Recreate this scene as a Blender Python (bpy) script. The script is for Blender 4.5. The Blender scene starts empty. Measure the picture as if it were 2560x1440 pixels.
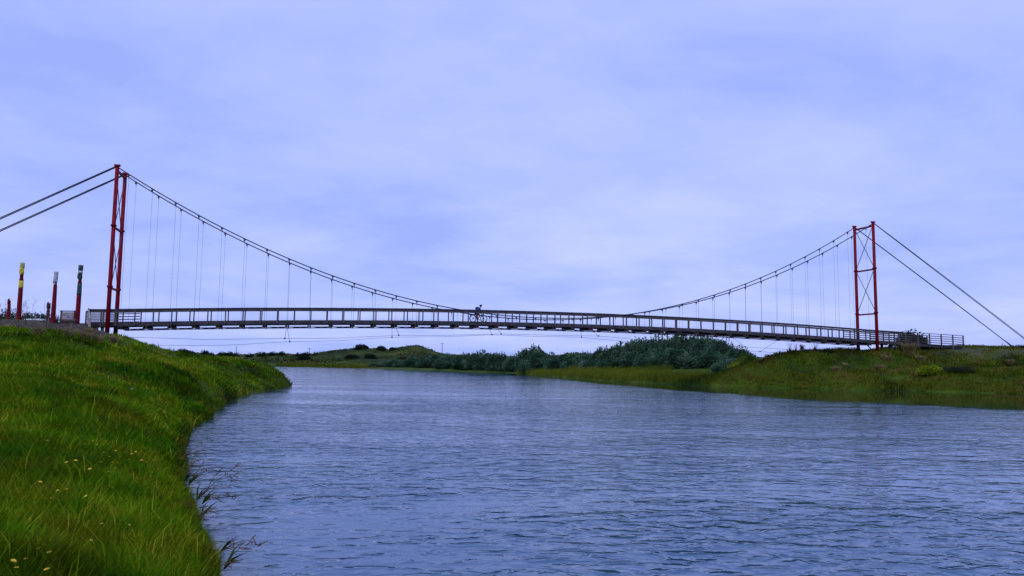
import bpy, math, random
import numpy as np
from mathutils import Vector, Matrix
random.seed(7); rng = np.random.default_rng(11)
scene = bpy.context.scene
COL = scene.collection
R_ = math.radians

# ------------------------------------------------------------------ camera model
F_PX = 1897.0; CZ = 2.5
U_ = np.array([217, 19706, -1897.]); U_ /= np.linalg.norm(U_)
Fw = np.array([0, 0, -1.]); Yc = Fw - Fw.dot(U_) * U_; Yc /= np.linalg.norm(Yc); Xc = np.cross(Yc, U_)
RC = np.array([Xc, Yc, U_])
def ray(px, py): return RC @ np.array([(px-1280)/F_PX, -(py-720)/F_PX, -1.0])
def at(px, py, Y):
    d = ray(px, py); return np.array([0, 0, CZ]) + d * Y / d[1]
cam_d = bpy.data.cameras.new('camera'); cam = bpy.data.objects.new('camera', cam_d); COL.objects.link(cam)
M = Matrix([list(RC[0])+[0], list(RC[1])+[0], list(RC[2])+[CZ], [0, 0, 0, 1]])
cam.matrix_world = M
cam_d.sensor_width = 36; cam_d.lens = 36 * F_PX / 2560; cam_d.clip_start = 0.1; cam_d.clip_end = 9000
scene.camera = cam

# ------------------------------------------------------------------ helpers
def tag(o, label=None, cat=None, group=None, kind=None):
    if label: o['label'] = label
    if cat: o['category'] = cat
    if group: o['group'] = group
    if kind: o['kind'] = kind
    return o
def empty(name, loc, rz=0, **k):
    o = bpy.data.objects.new(name, None); COL.objects.link(o)
    o.location = tuple(loc); o.rotation_euler = (0, 0, rz); o.empty_display_size = 0.2
    return tag(o, **k)
def link(name, me, parent=None, loc=(0, 0, 0)):
    o = bpy.data.objects.new(name, me); COL.objects.link(o); o.parent = parent; o.location = tuple(loc); return o
class MB:
    def __init__(s): s.v = []; s.f = []; s.sm = []
    def face(s, idx, sm=False): s.f.append(idx); s.sm.append(sm)
    def box(s, c, size, ax=None):
        c = np.array(c, float); h = np.array(size, float)/2
        if ax is None: ax = np.eye(3)
        ax = np.array(ax, float); b = len(s.v)
        for sx in (-1, 1):
            for sy in (-1, 1):
                for sz in (-1, 1):
                    s.v.append(c + ax[0]*sx*h[0] + ax[1]*sy*h[1] + ax[2]*sz*h[2])
        for q in ((0,1,3,2),(4,6,7,5),(0,4,5,1),(2,3,7,6),(0,2,6,4),(1,5,7,3)): s.face([b+i for i in q])
        return s
    def beam(s, p0, p1, w, h, up=(0, 0, 1)):
        p0 = np.array(p0, float); p1 = np.array(p1, float); d = p1-p0; L = np.linalg.norm(d); d /= L
        side = np.cross(d, up); side /= np.linalg.norm(side); u = np.cross(side, d)
        return s.box((p0+p1)/2, (L, w, h), (d, side, u))
    def path(s, pts, rad, n=8, cap=True, sm=True):
        pts = [np.array(p, float) for p in pts]
        if not hasattr(rad, '__len__'): rad = [rad]*len(pts)
        b0 = None; ref = None
        for i, p in enumerate(pts):
            t = pts[min(i+1, len(pts)-1)] - pts[max(i-1, 0)]; t = t/np.linalg.norm(t)
            if ref is None:
                ref = np.array([0, 0, 1.]) if abs(t[2]) < .9 else np.array([1., 0, 0])
            a = ref - t*t.dot(ref); a /= np.linalg.norm(a); ref = a; c = np.cross(t, a)
            b = len(s.v)
            for k in range(n):
                th = 2*math.pi*k/n; s.v.append(p + rad[i]*(a*math.cos(th)+c*math.sin(th)))
            if b0 is not None:
                for k in range(n): s.face([b0+k, b0+(k+1) % n, b+(k+1) % n, b+k], sm)
            elif cap: s.face([b+k for k in range(n)][::-1])
            b0 = b
        if cap: s.face([b0+k for k in range(n)])
        return s
    def tube(s, p0, p1, r0, r1=None, n=8): return s.path([p0, p1], [r0, r0 if r1 is None else r1], n)
    def torus(s, c, R, r, ax0, ax1, n=28, m=6):
        c = np.array(c, float); ax0 = np.array(ax0, float); ax1 = np.array(ax1, float); nn = np.cross(ax0, ax1); b = len(s.v)
        for i in range(n):
            t = 2*math.pi*i/n; d = ax0*math.cos(t)+ax1*math.sin(t)
            for j in range(m):
                q = 2*math.pi*j/m; s.v.append(c + d*(R+r*math.cos(q)) + nn*r*math.sin(q))
        for i in range(n):
            for j in range(m):
                s.face([b+i*m+j, b+i*m+(j+1) % m, b+((i+1) % n)*m+(j+1) % m, b+((i+1) % n)*m+j], True)
        return s
    def blob(s, c, r, n=10, m=7, jit=0):
        c = np.array(c, float); b = len(s.v)
        for i in range(m+1):
            ph = math.pi*i/m
            for k in range(n):
                th = 2*math.pi*k/n; q = 1+random.uniform(-jit, jit)
                s.v.append(c+np.array([r[0]*math.sin(ph)*math.cos(th), r[1]*math.sin(ph)*math.sin(th), r[2]*math.cos(ph)])*q)
        for i in range(m):
            for k in range(n): s.face([b+i*n+k, b+(i+1)*n+k, b+(i+1)*n+(k+1) % n, b+i*n+(k+1) % n], True)
        return s
    def mesh(s, name, mat, origin=(0, 0, 0)):
        me = bpy.data.meshes.new(name); o = np.array(origin, float)
        me.from_pydata([tuple(np.array(v)-o) for v in s.v], [], s.f); me.polygons.foreach_set('use_smooth', s.sm)
        if mat: me.materials.append(mat)
        me.update(); return me
    def build(s, name, mat, parent=None, origin=(0, 0, 0), loc=(0, 0, 0)):
        return link(name, s.mesh(name, mat, origin), parent, loc)

# ------------------------------------------------------------------ materials
def nmat(name):
    m = bpy.data.materials.new(name); m.use_nodes = True; nt = m.node_tree
    return m, nt, nt.nodes, nt.links, nt.nodes['Principled BSDF']
def ramp(N, cols, pos=None):
    r = N.new('ShaderNodeValToRGB'); cr = r.color_ramp
    pos = pos or [i/(len(cols)-1) for i in range(len(cols))]
    while len(cr.elements) < len(cols): cr.elements.new(.5)
    for e, c, p in zip(cr.elements, cols, pos): e.position = p; e.color = (*c, 1)
    return r
def simple(name, c, rough=.6, var=.25, scale=3, metal=0, bump=0, stretch=(1, 1, 1), spec=.4):
    m, nt, N, Lk, B = nmat(name)
    tc = N.new('ShaderNodeTexCoord'); mp = N.new('ShaderNodeMapping'); mp.inputs['Scale'].default_value = stretch
    no = N.new('ShaderNodeTexNoise'); no.inputs['Scale'].default_value = scale; no.inputs['Detail'].default_value = 6
    Lk.new(tc.outputs['Object'], mp.inputs['Vector']); Lk.new(mp.outputs[0], no.inputs['Vector'])
    r = ramp(N, [tuple(x*(1-var) for x in c), c, tuple(min(1, x*(1+var)) for x in c)], [.3, .5, .72])
    Lk.new(no.outputs['Fac'], r.inputs[0]); Lk.new(r.outputs[0], B.inputs['Base Color'])
    B.inputs['Roughness'].default_value = rough; B.inputs['Metallic'].default_value = metal
    B.inputs['Specular IOR Level'].default_value = spec
    if bump:
        b = N.new('ShaderNodeBump'); b.inputs['Strength'].default_value = bump; b.inputs['Distance'].default_value = .02
        Lk.new(no.outputs['Fac'], b.inputs['Height']); Lk.new(b.outputs[0], B.inputs['Normal'])
    return m
RED = simple('red_paint', (.18, .002, .011), .6, .3, 1.5, spec=.12)
STEEL = simple('dark_galvanised_steel', (.045, .05, .075), .5, .3, 4, .3)
CABLE = simple('cable_steel', (.028, .033, .055), .55, .2, 4, .2)
WOOD = simple('weathered_timber', (.085, .078, .085), .85, .45, 2.5, bump=.3, stretch=(1, 1, .4), spec=.2)
WOOD_D = simple('stained_timber', (.05, .048, .06), .85, .45, 2.0, bump=.3, spec=.2)
WOODR = simple('brown_timber', (.05, .035, .03), .85, .4, 2.0, bump=.3, spec=.2)
PALEWOOD = simple('bleached_timber', (.32, .30, .32), .85, .35, 2.0, bump=.3, spec=.2)
BLACK = simple('black_rubber', (.012, .012, .015), .6, .2)
ALLOY = simple('bicycle_alloy', (.05, .055, .075), .35, .1, metal=.5)
BIKE = simple('bicycle_paint', (.012, .014, .03), .35, .1)
JACKET = simple('blue_cloth', (.008, .035, .22), .8, .3, 12)
PACKC = simple('navy_cloth', (.008, .014, .06), .85, .3, 12)
SHORTS = simple('dark_cloth', (.018, .014, .03), .85, .3, 12)
SKIN = simple('skin', (.30, .13, .09), .55, .12, 12)
HELMET = simple('helmet_shell', (.012, .02, .06), .4, .1)
CONC = simple('concrete', (.16, .16, .15), .9, .3, 4, bump=.4)
P_RED = simple('carved_red', (.15, .003, .010), .7, .45, 2.2, bump=.3, spec=.12)
P_YEL = simple('carved_yellow', (.62, .52, .03), .6, .2, 3)
P_OLIVE = simple('carved_pale_yellow', (.38, .40, .12), .7, .5, 5)
P_WHITE = simple('carved_white', (.42, .43, .47), .7, .35, 6)
P_TEAL = simple('carved_dark_green', (.02, .05, .055), .6, .4, 4)
P_MAROON = simple('carved_maroon', (.075, .012, .02), .6, .4, 4)
BARK = simple('bark', (.05, .04, .03), .9, .4, 6, bump=.5)
POLEW = simple('pole_timber', (.06, .055, .06), .9, .3, 3)
PANEL = simple('notice_panel', (.30, .28, .29), .6, .15, 3)
PANELRED = simple('notice_frame', (.10, .02, .025), .7, .3, 3)
PURPLE = simple('purple_print', (.13, .12, .45), .6, .2, 3)
CARP = simple('silver_car_paint', (.33, .37, .42), .3, .08, 2, .3)
GLASS = simple('car_glass', (.25, .32, .40), .08, .05, 2, spec=.9)
YELLOWF = simple('yellow_petals', (.85, .60, .05), .6, .2, 30)
WHITEF = simple('white_petals', (.8, .8, .78), .6, .1, 30)
STEMG = simple('green_stem', (.05, .10, .01), .8, .3, 10, spec=.05)
DRYST = simple('dry_stem', (.13, .085, .06), .8, .4, 10)
WIRE = simple('fence_wire', (.12, .12, .14), .5, .2, 4, .5)

def leafmat(name, cols, rough=.6, transl=.25, patch=.25, pcols=None):
    """leaf colours picked per blade/leaf from the 'tint' attribute, shifted by a broad natural patch noise"""
    m, nt, N, Lk, B = nmat(name)
    a = N.new('ShaderNodeAttribute'); a.attribute_name = 'tint'
    geo = N.new('ShaderNodeNewGeometry')
    no = N.new('ShaderNodeTexNoise'); no.inputs['Scale'].default_value = patch; no.inputs['Detail'].default_value = 3
    Lk.new(geo.outputs['Position'], no.inputs['Vector'])
    mth = N.new('ShaderNodeMath'); mth.operation = 'MULTIPLY_ADD'
    Lk.new(a.outputs['Fac'], mth.inputs[0]); mth.inputs[1].default_value = .55
    m2 = N.new('ShaderNodeMath'); m2.operation = 'MULTIPLY_ADD'; Lk.new(no.outputs['Fac'], m2.inputs[0]); m2.inputs[1].default_value = 1.5; m2.inputs[2].default_value = -.5
    Lk.new(m2.outputs[0], mth.inputs[2])
    r = ramp(N, cols); Lk.new(mth.outputs[0], r.inputs[0])
    out = r.outputs[0]
    if pcols:   # patches of another species or of drier growth
        rb = ramp(N, pcols); Lk.new(mth.outputs[0], rb.inputs[0])
        nb = N.new('ShaderNodeTexNoise'); nb.inputs['Scale'].default_value = patch*2.6; nb.inputs['Detail'].default_value = 6; nb.inputs['Roughness'].default_value = .65
        mp = N.new('ShaderNodeMapping'); mp.inputs['Location'].default_value = (7, 3, 1); Lk.new(geo.outputs['Position'], mp.inputs[0]); Lk.new(mp.outputs[0], nb.inputs['Vector'])
        fb = ramp(N, [(0, 0, 0), (1, 1, 1)], [.44, .60]); Lk.new(nb.outputs['Fac'], fb.inputs[0])
        mb_ = N.new('ShaderNodeMixRGB'); Lk.new(fb.outputs[0], mb_.inputs[0]); Lk.new(out, mb_.inputs[1]); Lk.new(rb.outputs[0], mb_.inputs[2]); out = mb_.outputs[0]
    Lk.new(out, B.inputs['Base Color']); B.inputs['Roughness'].default_value = rough
    B.inputs['Specular IOR Level'].default_value = .06
    t = N.new('ShaderNodeBsdfTranslucent'); Lk.new(out, t.inputs['Color'])
    mx = N.new('ShaderNodeMixShader'); mx.inputs[0].default_value = transl
    Lk.new(B.outputs[0], mx.inputs[1]); Lk.new(t.outputs[0], mx.inputs[2])
    Lk.new(mx.outputs[0], N['Material Output'].inputs['Surface'])
    return m
GRASS = leafmat('grass_blades', [(.009, .026, .0002), (.024, .092, .0002), (.058, .175, .0005), (.14, .27, .002), (.36, .38, .02)], transl=.35, patch=.3,
                pcols=[(.020, .022, .0003), (.052, .070, .0003), (.105, .14, .001), (.22, .24, .004), (.44, .36, .04)])
GRASS_R = leafmat('bank_grass_blades', [(.020, .034, .006), (.040, .075, .003), (.072, .125, .002), (.13, .15, .008), (.22, .16, .06)], transl=.3, patch=.22,
                  pcols=[(.016, .024, .008), (.05, .045, .006), (.10, .085, .012), (.16, .12, .03), (.26, .20, .08)])
DUNE = leafmat('dune_scrub_leaves', [(.012, .018, .006), (.024, .034, .008), (.05, .058, .010), (.085, .075, .022)], transl=.15, patch=.03)
REED = leafmat('reed_blades', [(.045, .075, .006), (.085, .12, .008), (.13, .15, .012), (.19, .16, .03)], transl=.3, patch=.07)
SHRUB = leafmat('blue_green_leaves', [(.010, .026, .014), (.022, .052, .028), (.050, .115, .065), (.12, .21, .135), (.34, .42, .33)], transl=.2, patch=.5)
SHRUB_D = leafmat('dark_leaves', [(.008, .016, .010), (.015, .028, .015), (.025, .04, .02)], transl=.15, patch=.3)
SHRUB_Y = leafmat('yellow_green_leaves', [(.08, .13, .006), (.2, .28, .01), (.42, .45, .03)], transl=.3, patch=1.5)
STRAW = leafmat('straw_blades', [(.10, .11, .03), (.22, .18, .07), (.34, .27, .14)], transl=.3, patch=1.5)
SHRUB_L = leafmat('bank_shrub_leaves', [(.012, .022, .012), (.03, .045, .02), (.06, .08, .03)], transl=.2, patch=1.0)

# ------------------------------------------------------------------ bridge frame
PL = at(272, 760, 66.0)[:2]; PR = at(2192, 830, 87.0)[:2]
SP = float(np.linalg.norm(PR-PL)); u2 = (PR-PL)/SP; n2 = np.array([-u2[1], u2[0]])
def B3(s, l, z): p = PL + u2*s + n2*l; return np.array([p[0], p[1], z])
UX = np.array([u2[0], u2[1], 0]); NX = np.array([n2[0], n2[1], 0]); ZX = np.array([0, 0, 1.])
def deck_z(s):
    if s < 0: return deck_z(0) + 0.02*s
    if s > 79: return deck_z(79) - .035*(s-79)
    return 6.34 - 6.1e-4*(s-38.5)**2
def cable_z(s): return 6.85 + (19.25-6.85)*((s-40)/40)**2 if s < 40 else 6.85 + (18.9-6.85)*((s-40)/(SP-40))**2

# ------------------------------------------------------------------ terrain
def z0(px, py):
    d = ray(px, py); t = -CZ/d[2]; return (d[0]*t, d[1]*t)
far_pts = [z0(710, 917), z0(930, 922), z0(1100, 927.5), z0(1299, 934), z0(1400, 943), z0(1507, 952), z0(1600, 957), z0(1700, 962), z0(1834, 967), z0(2000, 971), z0(2219, 977), z0(2400, 981), z0(2560, 985)]
left_pts = [z0(733, 965), z0(715, 969), z0(690, 973), z0(640, 981), z0(600, 992), z0(540, 1022), z0(495, 1080), z0(462, 1130), z0(452, 1170), z0(470, 1220), z0(500, 1290), z0(508, 1330), z0(540, 1395), z0(560, 1440)]
RIV = [(-700, 300), (-300, 285)] + far_pts + [(62, 64), (95, 45), (160, 15), (300, -30), (500, -60), (500, -120), (30, -30), (9, -6), (3, .5), (.2, 3.2), (-1.9, 5.8)] + left_pts[::-1] + [(-23, 77), (-38, 92), (-80, 130), (-160, 180), (-300, 225), (-700, 240)]
RIV = np.array(RIV, float)
def river_sd(X, Y):
    """signed distance: positive on land"""
    dmin = np.full(X.shape, 1e18); inside = np.zeros(X.shape, bool); n = len(RIV)
    for i in range(n):
        a = RIV[i]; b = RIV[(i+1) % n]; e = b-a
        wx = X-a[0]; wy = Y-a[1]; t = np.clip((wx*e[0]+wy*e[1])/(e@e), 0, 1)
        dmin = np.minimum(dmin, (wx-e[0]*t)**2+(wy-e[1]*t)**2)
        c = ((a[1] > Y) != (b[1] > Y)) & (X < (b[0]-a[0])*(Y-a[1])/((b[1]-a[1]) if b[1] != a[1] else 1e-9)+a[0])
        inside ^= c
    d = np.sqrt(dmin); r = np.hypot(X, Y); w_ = .07*np.sin(X*3.1+Y*1.7)+.06*np.sin(X*-1.9+Y*4.3)+(.05+.004*np.minimum(r, 60))*np.sin(X*1.1+Y*.9+2*np.sin(Y*.37))
    return np.where(inside, -d, d)+w_*np.clip(r/25, .25, 1)
def cpt(px, py, Y): p = at(px, py, Y); return (p[0], p[1], p[2])
CP = [cpt(*c) for c in [
    # gravel pad and left embankment
    (0, 800, 62), (60, 801, 62), (117, 804, 62), (200, 808, 62), (222, 822, 63), (248, 834, 64.3), (267, 843, 65.3), (-300, 800, 60), (-700, 800, 60), (0, 800, 56.5),
    (0, 826, 54), (83, 834, 54), (167, 837, 56), (217, 848, 59), (267, 840, 66), (300, 846, 67.5), (330, 857, 68), (355, 867, 68), (382, 875, 68.5), (420, 888, 69), (450, 893, 69.5), (455, 901, 60),
    (490, 896, 70), (560, 899, 71), (640, 901, 70), (705, 908, 69), (300, 878, 58), (420, 911, 55),
    (0, 868, 38), (-400, 870, 36), (200, 893, 41), (350, 915, 46), (500, 925, 52), (600, 928, 57), (680, 932, 62),
    (0, 955, 23), (-400, 950, 21), (300, 990, 24), (430, 1010, 27), (0, 1120, 11.5), (250, 1140, 12), (0, 1400, 5.6), (400, 1350, 7.5),
    # right embankment
    (1880, 890, 86), (1920, 893, 86), (1955, 884, 87), (1985, 880, 87), (2026, 877.5, 88), (2081, 877, 88), (2117, 878, 88.5), (2162, 882, 90), (2200, 877, 89), (2245, 871, 93), (2320, 869.5, 95),
    (2406, 868, 97), (2500, 870, 98), (2620, 870, 98), (3000, 872, 98), (3600, 872, 96),
    (2000, 932, 82), (2150, 928, 81.5), (2250, 926, 81), (2400, 925, 80), (2560, 925, 79), (2900, 930, 76), (2000, 955, 80.5), (2250, 958, 77), (2500, 962, 73.5), (1900, 945, 84), (1830, 940, 93), (1850, 936, 90), (1866, 928, 88), (1800, 943, 97), (1850, 932, 97), (1780, 944, 92), (1884, 908, 87), (1870, 915, 97),
    # reed flat and shrub belt
    (1300, 931, 168), (1400, 935, 135), (1500, 938, 110), (1600, 941, 102), (1700, 943, 96), (1800, 940, 93),
    (1450, 925, 128), (1650, 926, 116), (1760, 922, 112), (1860, 915, 105),
    (710, 913, 262), (930, 917, 235), (1100, 921, 195), (1250, 927, 172),
    (700, 906, 330), (1000, 906, 320), (1400, 908, 300), (1100, 912, 240), (1300, 915, 210), (1500, 915, 160)]]
CP += [(0, 0, .85), (-8, 2, 1.2), (-20, 5, 2.2), (-8, -8, 1.0), (30, 98, 3.6), (60, 120, 3.6), (-48, 78, 5.2), (-36, 72, 3.6), (-34, 73, 2.9), (-31, 73, 1.7), (-27, 76, 1.4), (-60, 100, 5.3), (-80, 60, 5.4), (-36, 85, 2.8), (-45, 110, 1.8), (-28, 80, 1.8), (-24, 80, 1.3),
       (0, 900, 1.5), (900, 900, 1.5), (-900, 900, 1.5), (100, 300, 2), (200, 150, 3.5), (150, 90, 3.5), (-200, 120, 3), (-120, 30, 4.5), (0, -200, 3), (-200, -100, 4), (300, -200, 3), (400, 60, 3)]
CP = np.array(CP)
def rbf_space(X, Y):
    r = np.hypot(X, Y)+2.0; th = np.arctan2(X, Y+1.0)
    return th*4.2, np.log(r)*2.6
cpu, cpv = rbf_space(CP[:, 0], CP[:, 1])
CP[:len(CP)-27, 2] -= .0
def wob(X, Y, s, seed=0):
    a = seed*1.7
    return (np.sin(X*s*1.0+Y*s*.63+a)+np.sin(X*s*-.71+Y*s*1.37+a*2.1)+.6*np.sin(X*s*2.3+Y*s*-1.9+a*.7)+.5*np.sin(X*s*-3.1-Y*s*2.7+a*1.3))/3.1
def height(X, Y, detail=True):
    X = np.asarray(X, float); Y = np.asarray(Y, float)
    u, v = rbf_space(X, Y); num = np.zeros(X.shape); den = np.zeros(X.shape)
    for i in range(len(CP)):
        w = 1/((u-cpu[i])**2+(v-cpv[i])**2+2e-4)**1.8; num += w*CP[i, 2]; den += w
    H = num/den
    d = river_sd(X, Y); r = np.hypot(X, Y)
    Lk = .7+.012*r
    z = np.where(d > 0, .05+H*(1-np.exp(-np.maximum(d, 0)/Lk)), np.maximum(-2.0, -.25+d*.35))
    if detail:
        k = np.clip(d/3, 0, 1)
        z = z+k*(wob(X, Y, .9)*.06+wob(X, Y, 2.7, 3)*.03)*(r > 3)
        z = z+k*np.clip((r-70)/60, 0, 1)*wob(X, Y, .35, 5)*.12
    return z
def h1(x, y): return float(height(np.array([x]), np.array([y]))[0])
def ground_hit(px, py):
    d = ray(px, py); Y = np.exp(np.linspace(math.log(3.5), math.log(600), 900)); P = np.outer(Y/d[1], d)+[0, 0, CZ]
    h = height(P[:, 0], P[:, 1]); i = int(np.argmax(h > P[:, 2])) if (h > P[:, 2]).any() else 899
    return np.array([P[i, 0], P[i, 1], h[i]])

def grid_mesh(name, X, Y, Z, mat, attrs=None):
    nr, na = X.shape; V = np.stack([X, Y, Z], -1).reshape(-1, 3)
    i = np.arange(nr-1)[:, None]*na+np.arange(na-1)[None, :]
    Fq = np.stack([i, i+1, i+na+1, i+na], -1).reshape(-1, 4)
    me = bpy.data.meshes.new(name); me.vertices.add(len(V)); me.vertices.foreach_set('co', V.ravel())
    me.loops.add(Fq.size); me.loops.foreach_set('vertex_index', Fq.ravel()); me.polygons.add(len(Fq))
    me.polygons.foreach_set('loop_start', np.arange(0, Fq.size, 4)); me.polygons.foreach_set('loop_total', np.full(len(Fq), 4))
    me.polygons.foreach_set('use_smooth', np.ones(len(Fq), bool))
    for k, a in (attrs or {}).items():
        at_ = me.attributes.new(k, 'FLOAT', 'POINT'); at_.data.foreach_set('value', a.ravel().astype(np.float32))
    me.update(calc_edges=True); me.validate(); me.materials.append(mat); return me

def gravel_mask(X, Y):
    # gravel pad round the carved posts, its slope, and the worn earth under the bridge end
    m = np.zeros(X.shape)
    px = X/np.maximum(Y, 1)
    lim = 53.6+np.clip((X+37.5)*.75, -1, 6)+wob(X, Y, .8, 9)*.7
    m = np.where((X < -32.5) & (Y > lim) & (Y < 74), 1., m)
    e = ((X+33.5)/3.2)**2+((Y-67)/2.2)**2
    m = np.maximum(m, np.clip(1.5-e, 0, 1)*.8)
    # earth behind right tower
    q = B3(93, -1, 0); e = ((X-q[0])/9)**2+((Y-q[1])/3.2)**2
    m = np.maximum(m, np.clip(1.0-e+wob(X, Y, 1.1, 4)*.6, 0, 1)*.6)
    q = B3(105, 1, 0); e = ((X-q[0])/14)**2+((Y-q[1])/3)**2
    m = np.maximum(m, np.clip(1.0-e+wob(X, Y, 1.3, 4)*.5, 0, 1)*.6)
    return m

# ground sheet: polar grid, fine in front of the camera
fa = np.linspace(-47, 47, 620); ba = np.concatenate([np.linspace(48, 312, 120)])
ang = np.radians(np.concatenate([fa, ba, [313.0]]))
rad = np.concatenate([[0.01, .6, 1.2], np.exp(np.linspace(math.log(2.0), math.log(150), 330)), np.exp(np.linspace(math.log(152), math.log(6000), 90))])
AA, RR = np.meshgrid(ang, rad); GX = RR*np.sin(AA); GY = RR*np.cos(AA)
GZ = height(GX, GY)
def ground_material():
    m, nt, N, Lk, B = nmat('ground_soil_and_turf')
    geo = N.new('ShaderNodeNewGeometry')
    n1 = N.new('ShaderNodeTexNoise'); n1.inputs['Scale'].default_value = .22; n1.inputs['Detail'].default_value = 8
    n2_ = N.new('ShaderNodeTexNoise'); n2_.inputs['Scale'].default_value = 3.5; n2_.inputs['Detail'].default_value = 8
    n3 = N.new('ShaderNodeTexNoise'); n3.inputs['Scale'].default_value = .05; n3.inputs['Detail'].default_value = 4
    for n in (n1, n2_, n3): Lk.new(geo.outputs['Position'], n.inputs['Vector'])
    r1 = ramp(N, [(.012, .03, .003), (.03, .065, .003), (.055, .09, .006), (.08, .085, .02)], [.3, .45, .6, .75]); Lk.new(n1.outputs['Fac'], r1.inputs[0])
    r2 = ramp(N, [(.55, .55, .55), (1.3, 1.3, 1.3)], [.3, .7]); Lk.new(n2_.outputs['Fac'], r2.inputs[0])
    mu = N.new('ShaderNodeMixRGB'); mu.blend_type = 'MULTIPLY'; mu.inputs[0].default_value = .8; Lk.new(r1.outputs[0], mu.inputs[1]); Lk.new(r2.outputs[0], mu.inputs[2])
    rg = ramp(N, [(.030, .022, .018), (.060, .045, .038), (.10, .080, .07)], [.3, .5, .7])
    n4 = N.new('ShaderNodeTexNoise'); n4.inputs['Scale'].default_value = 2.2; n4.inputs['Detail'].default_value = 10; Lk.new(geo.outputs['Position'], n4.inputs['Vector']); Lk.new(n4.outputs['Fac'], rg.inputs[0])
    at_ = N.new('ShaderNodeAttribute'); at_.attribute_name = 'gravel'
    mx = N.new('ShaderNodeMixRGB'); Lk.new(at_.outputs['Fac'], mx.inputs[0]); Lk.new(mu.outputs[0], mx.inputs[1]); Lk.new(rg.outputs[0], mx.inputs[2])
    Lk.new(mx.outputs[0], B.inputs['Base Color']); B.inputs['Roughness'].default_value = .95; B.inputs['Specular IOR Level'].default_value = .15
    b = N.new('ShaderNodeBump'); b.inputs['Strength'].default_value = .6; b.inputs['Distance'].default_value = .08
    Lk.new(n2_.outputs['Fac'], b.inputs['Height']); Lk.new(b.outputs[0], B.inputs['Normal'])
    return m
g = link('ground', grid_mesh('ground', GX, GY, GZ, ground_material(), {'gravel': gravel_mask(GX, GY)})); tag(g, kind='structure')

# far hills (dune ridge beyond the river)
SIL = [(-600, 884), (-200, 880), (200, 882), (380, 884), (425, 882), (457, 875), (493, 883), (511, 879.5), (537, 886), (562, 884), (594, 886), (623, 887), (651, 885), (705, 883), (745, 886), (774, 885), (806, 879.5), (831, 874.5), (881, 871.5), (915, 868.5), (945, 872.5), (975, 873.5), (996, 869), (1025, 863), (1047, 861.5), (1065, 869), (1090, 879), (1119, 885), (1162, 887), (1230, 892), (1330, 893), (1386, 890), (1410, 884.5), (1440, 881.5), (1475, 884), (1520, 886), (1700, 884), (1900, 893), (2200, 898), (2700, 900)]
sx = np.array([p[0] for p in SIL], float); sy = np.array([p[1] for p in SIL], float)
pxs = np.linspace(-600, 2700, 900); Ys = np.linspace(285, 560, 90)
TH = np.array([at(p, 880, 1000.)[0]/1000 for p in pxs]); syi = np.interp(pxs, sx, sy)
kk = np.array([.5, .8, 1, .8, .5]); syi = np.convolve(np.pad(syi, 2, 'edge'), kk/kk.sum(), 'valid')
top = np.array([at(p, y, 360.)[2] for p, y in zip(pxs, syi)])
HX = TH[None, :]*Ys[:, None]; HY = np.repeat(Ys[:, None], len(pxs), 1)
prof = np.interp(Ys, [285, 300, 320, 342, 360, 380, 430, 560], [0, .12, .30, .68, 1, .92, .5, 0])[:, None]
HZ = .4+prof*(top[None, :]-.4)*(1+0*HX); HZ += (1-np.abs(prof-.5)*2)*np.clip(wob(HX, HY, .08, 2), -.9, 1)*1.3
HZ += (prof < .97)*wob(HX, HY, .3, 7)*.25; HZ[0] = -1
def hills_material():
    m, nt, N, Lk, B = nmat('dune_scrub')
    geo = N.new('ShaderNodeNewGeometry')
    n1 = N.new('ShaderNodeTexNoise'); n1.inputs['Scale'].default_value = .045; n1.inputs['Detail'].default_value = 8
    n2_ = N.new('ShaderNodeTexNoise'); n2_.inputs['Scale'].default_value = .35; n2_.inputs['Detail'].default_value = 8
    for n in (n1, n2_): Lk.new(geo.outputs['Position'], n.inputs['Vector'])
    r1 = ramp(N, [(.012, .024, .008), (.025, .045, .008), (.05, .07, .008), (.085, .08, .02)], [.34, .46, .58, .72]); Lk.new(n1.outputs['Fac'], r1.inputs[0])
    r2 = ramp(N, [(.5, .55, .5), (1.35, 1.3, 1.2)], [.35, .65]); Lk.new(n2_.outputs['Fac'], r2.inputs[0])
    mu = N.new('ShaderNodeMixRGB'); mu.blend_type = 'MULTIPLY'; mu.inputs[0].default_value = 1; Lk.new(r1.outputs[0], mu.inputs[1]); Lk.new(r2.outputs[0], mu.inputs[2])
    Lk.new(mu.outputs[0], B.inputs['Base Color']); B.inputs['Roughness'].default_value = 1; B.inputs['Specular IOR Level'].default_value = .1
    b = N.new('ShaderNodeBump'); b.inputs['Strength'].default_value = 1; b.inputs['Distance'].default_value = 1.2; Lk.new(n2_.outputs['Fac'], b.inputs['Height']); Lk.new(b.outputs[0], B.inputs['Normal'])
    return m
hl = link('hills', grid_mesh('hills', HX, HY, HZ, hills_material())); tag(hl, kind='structure')

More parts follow.
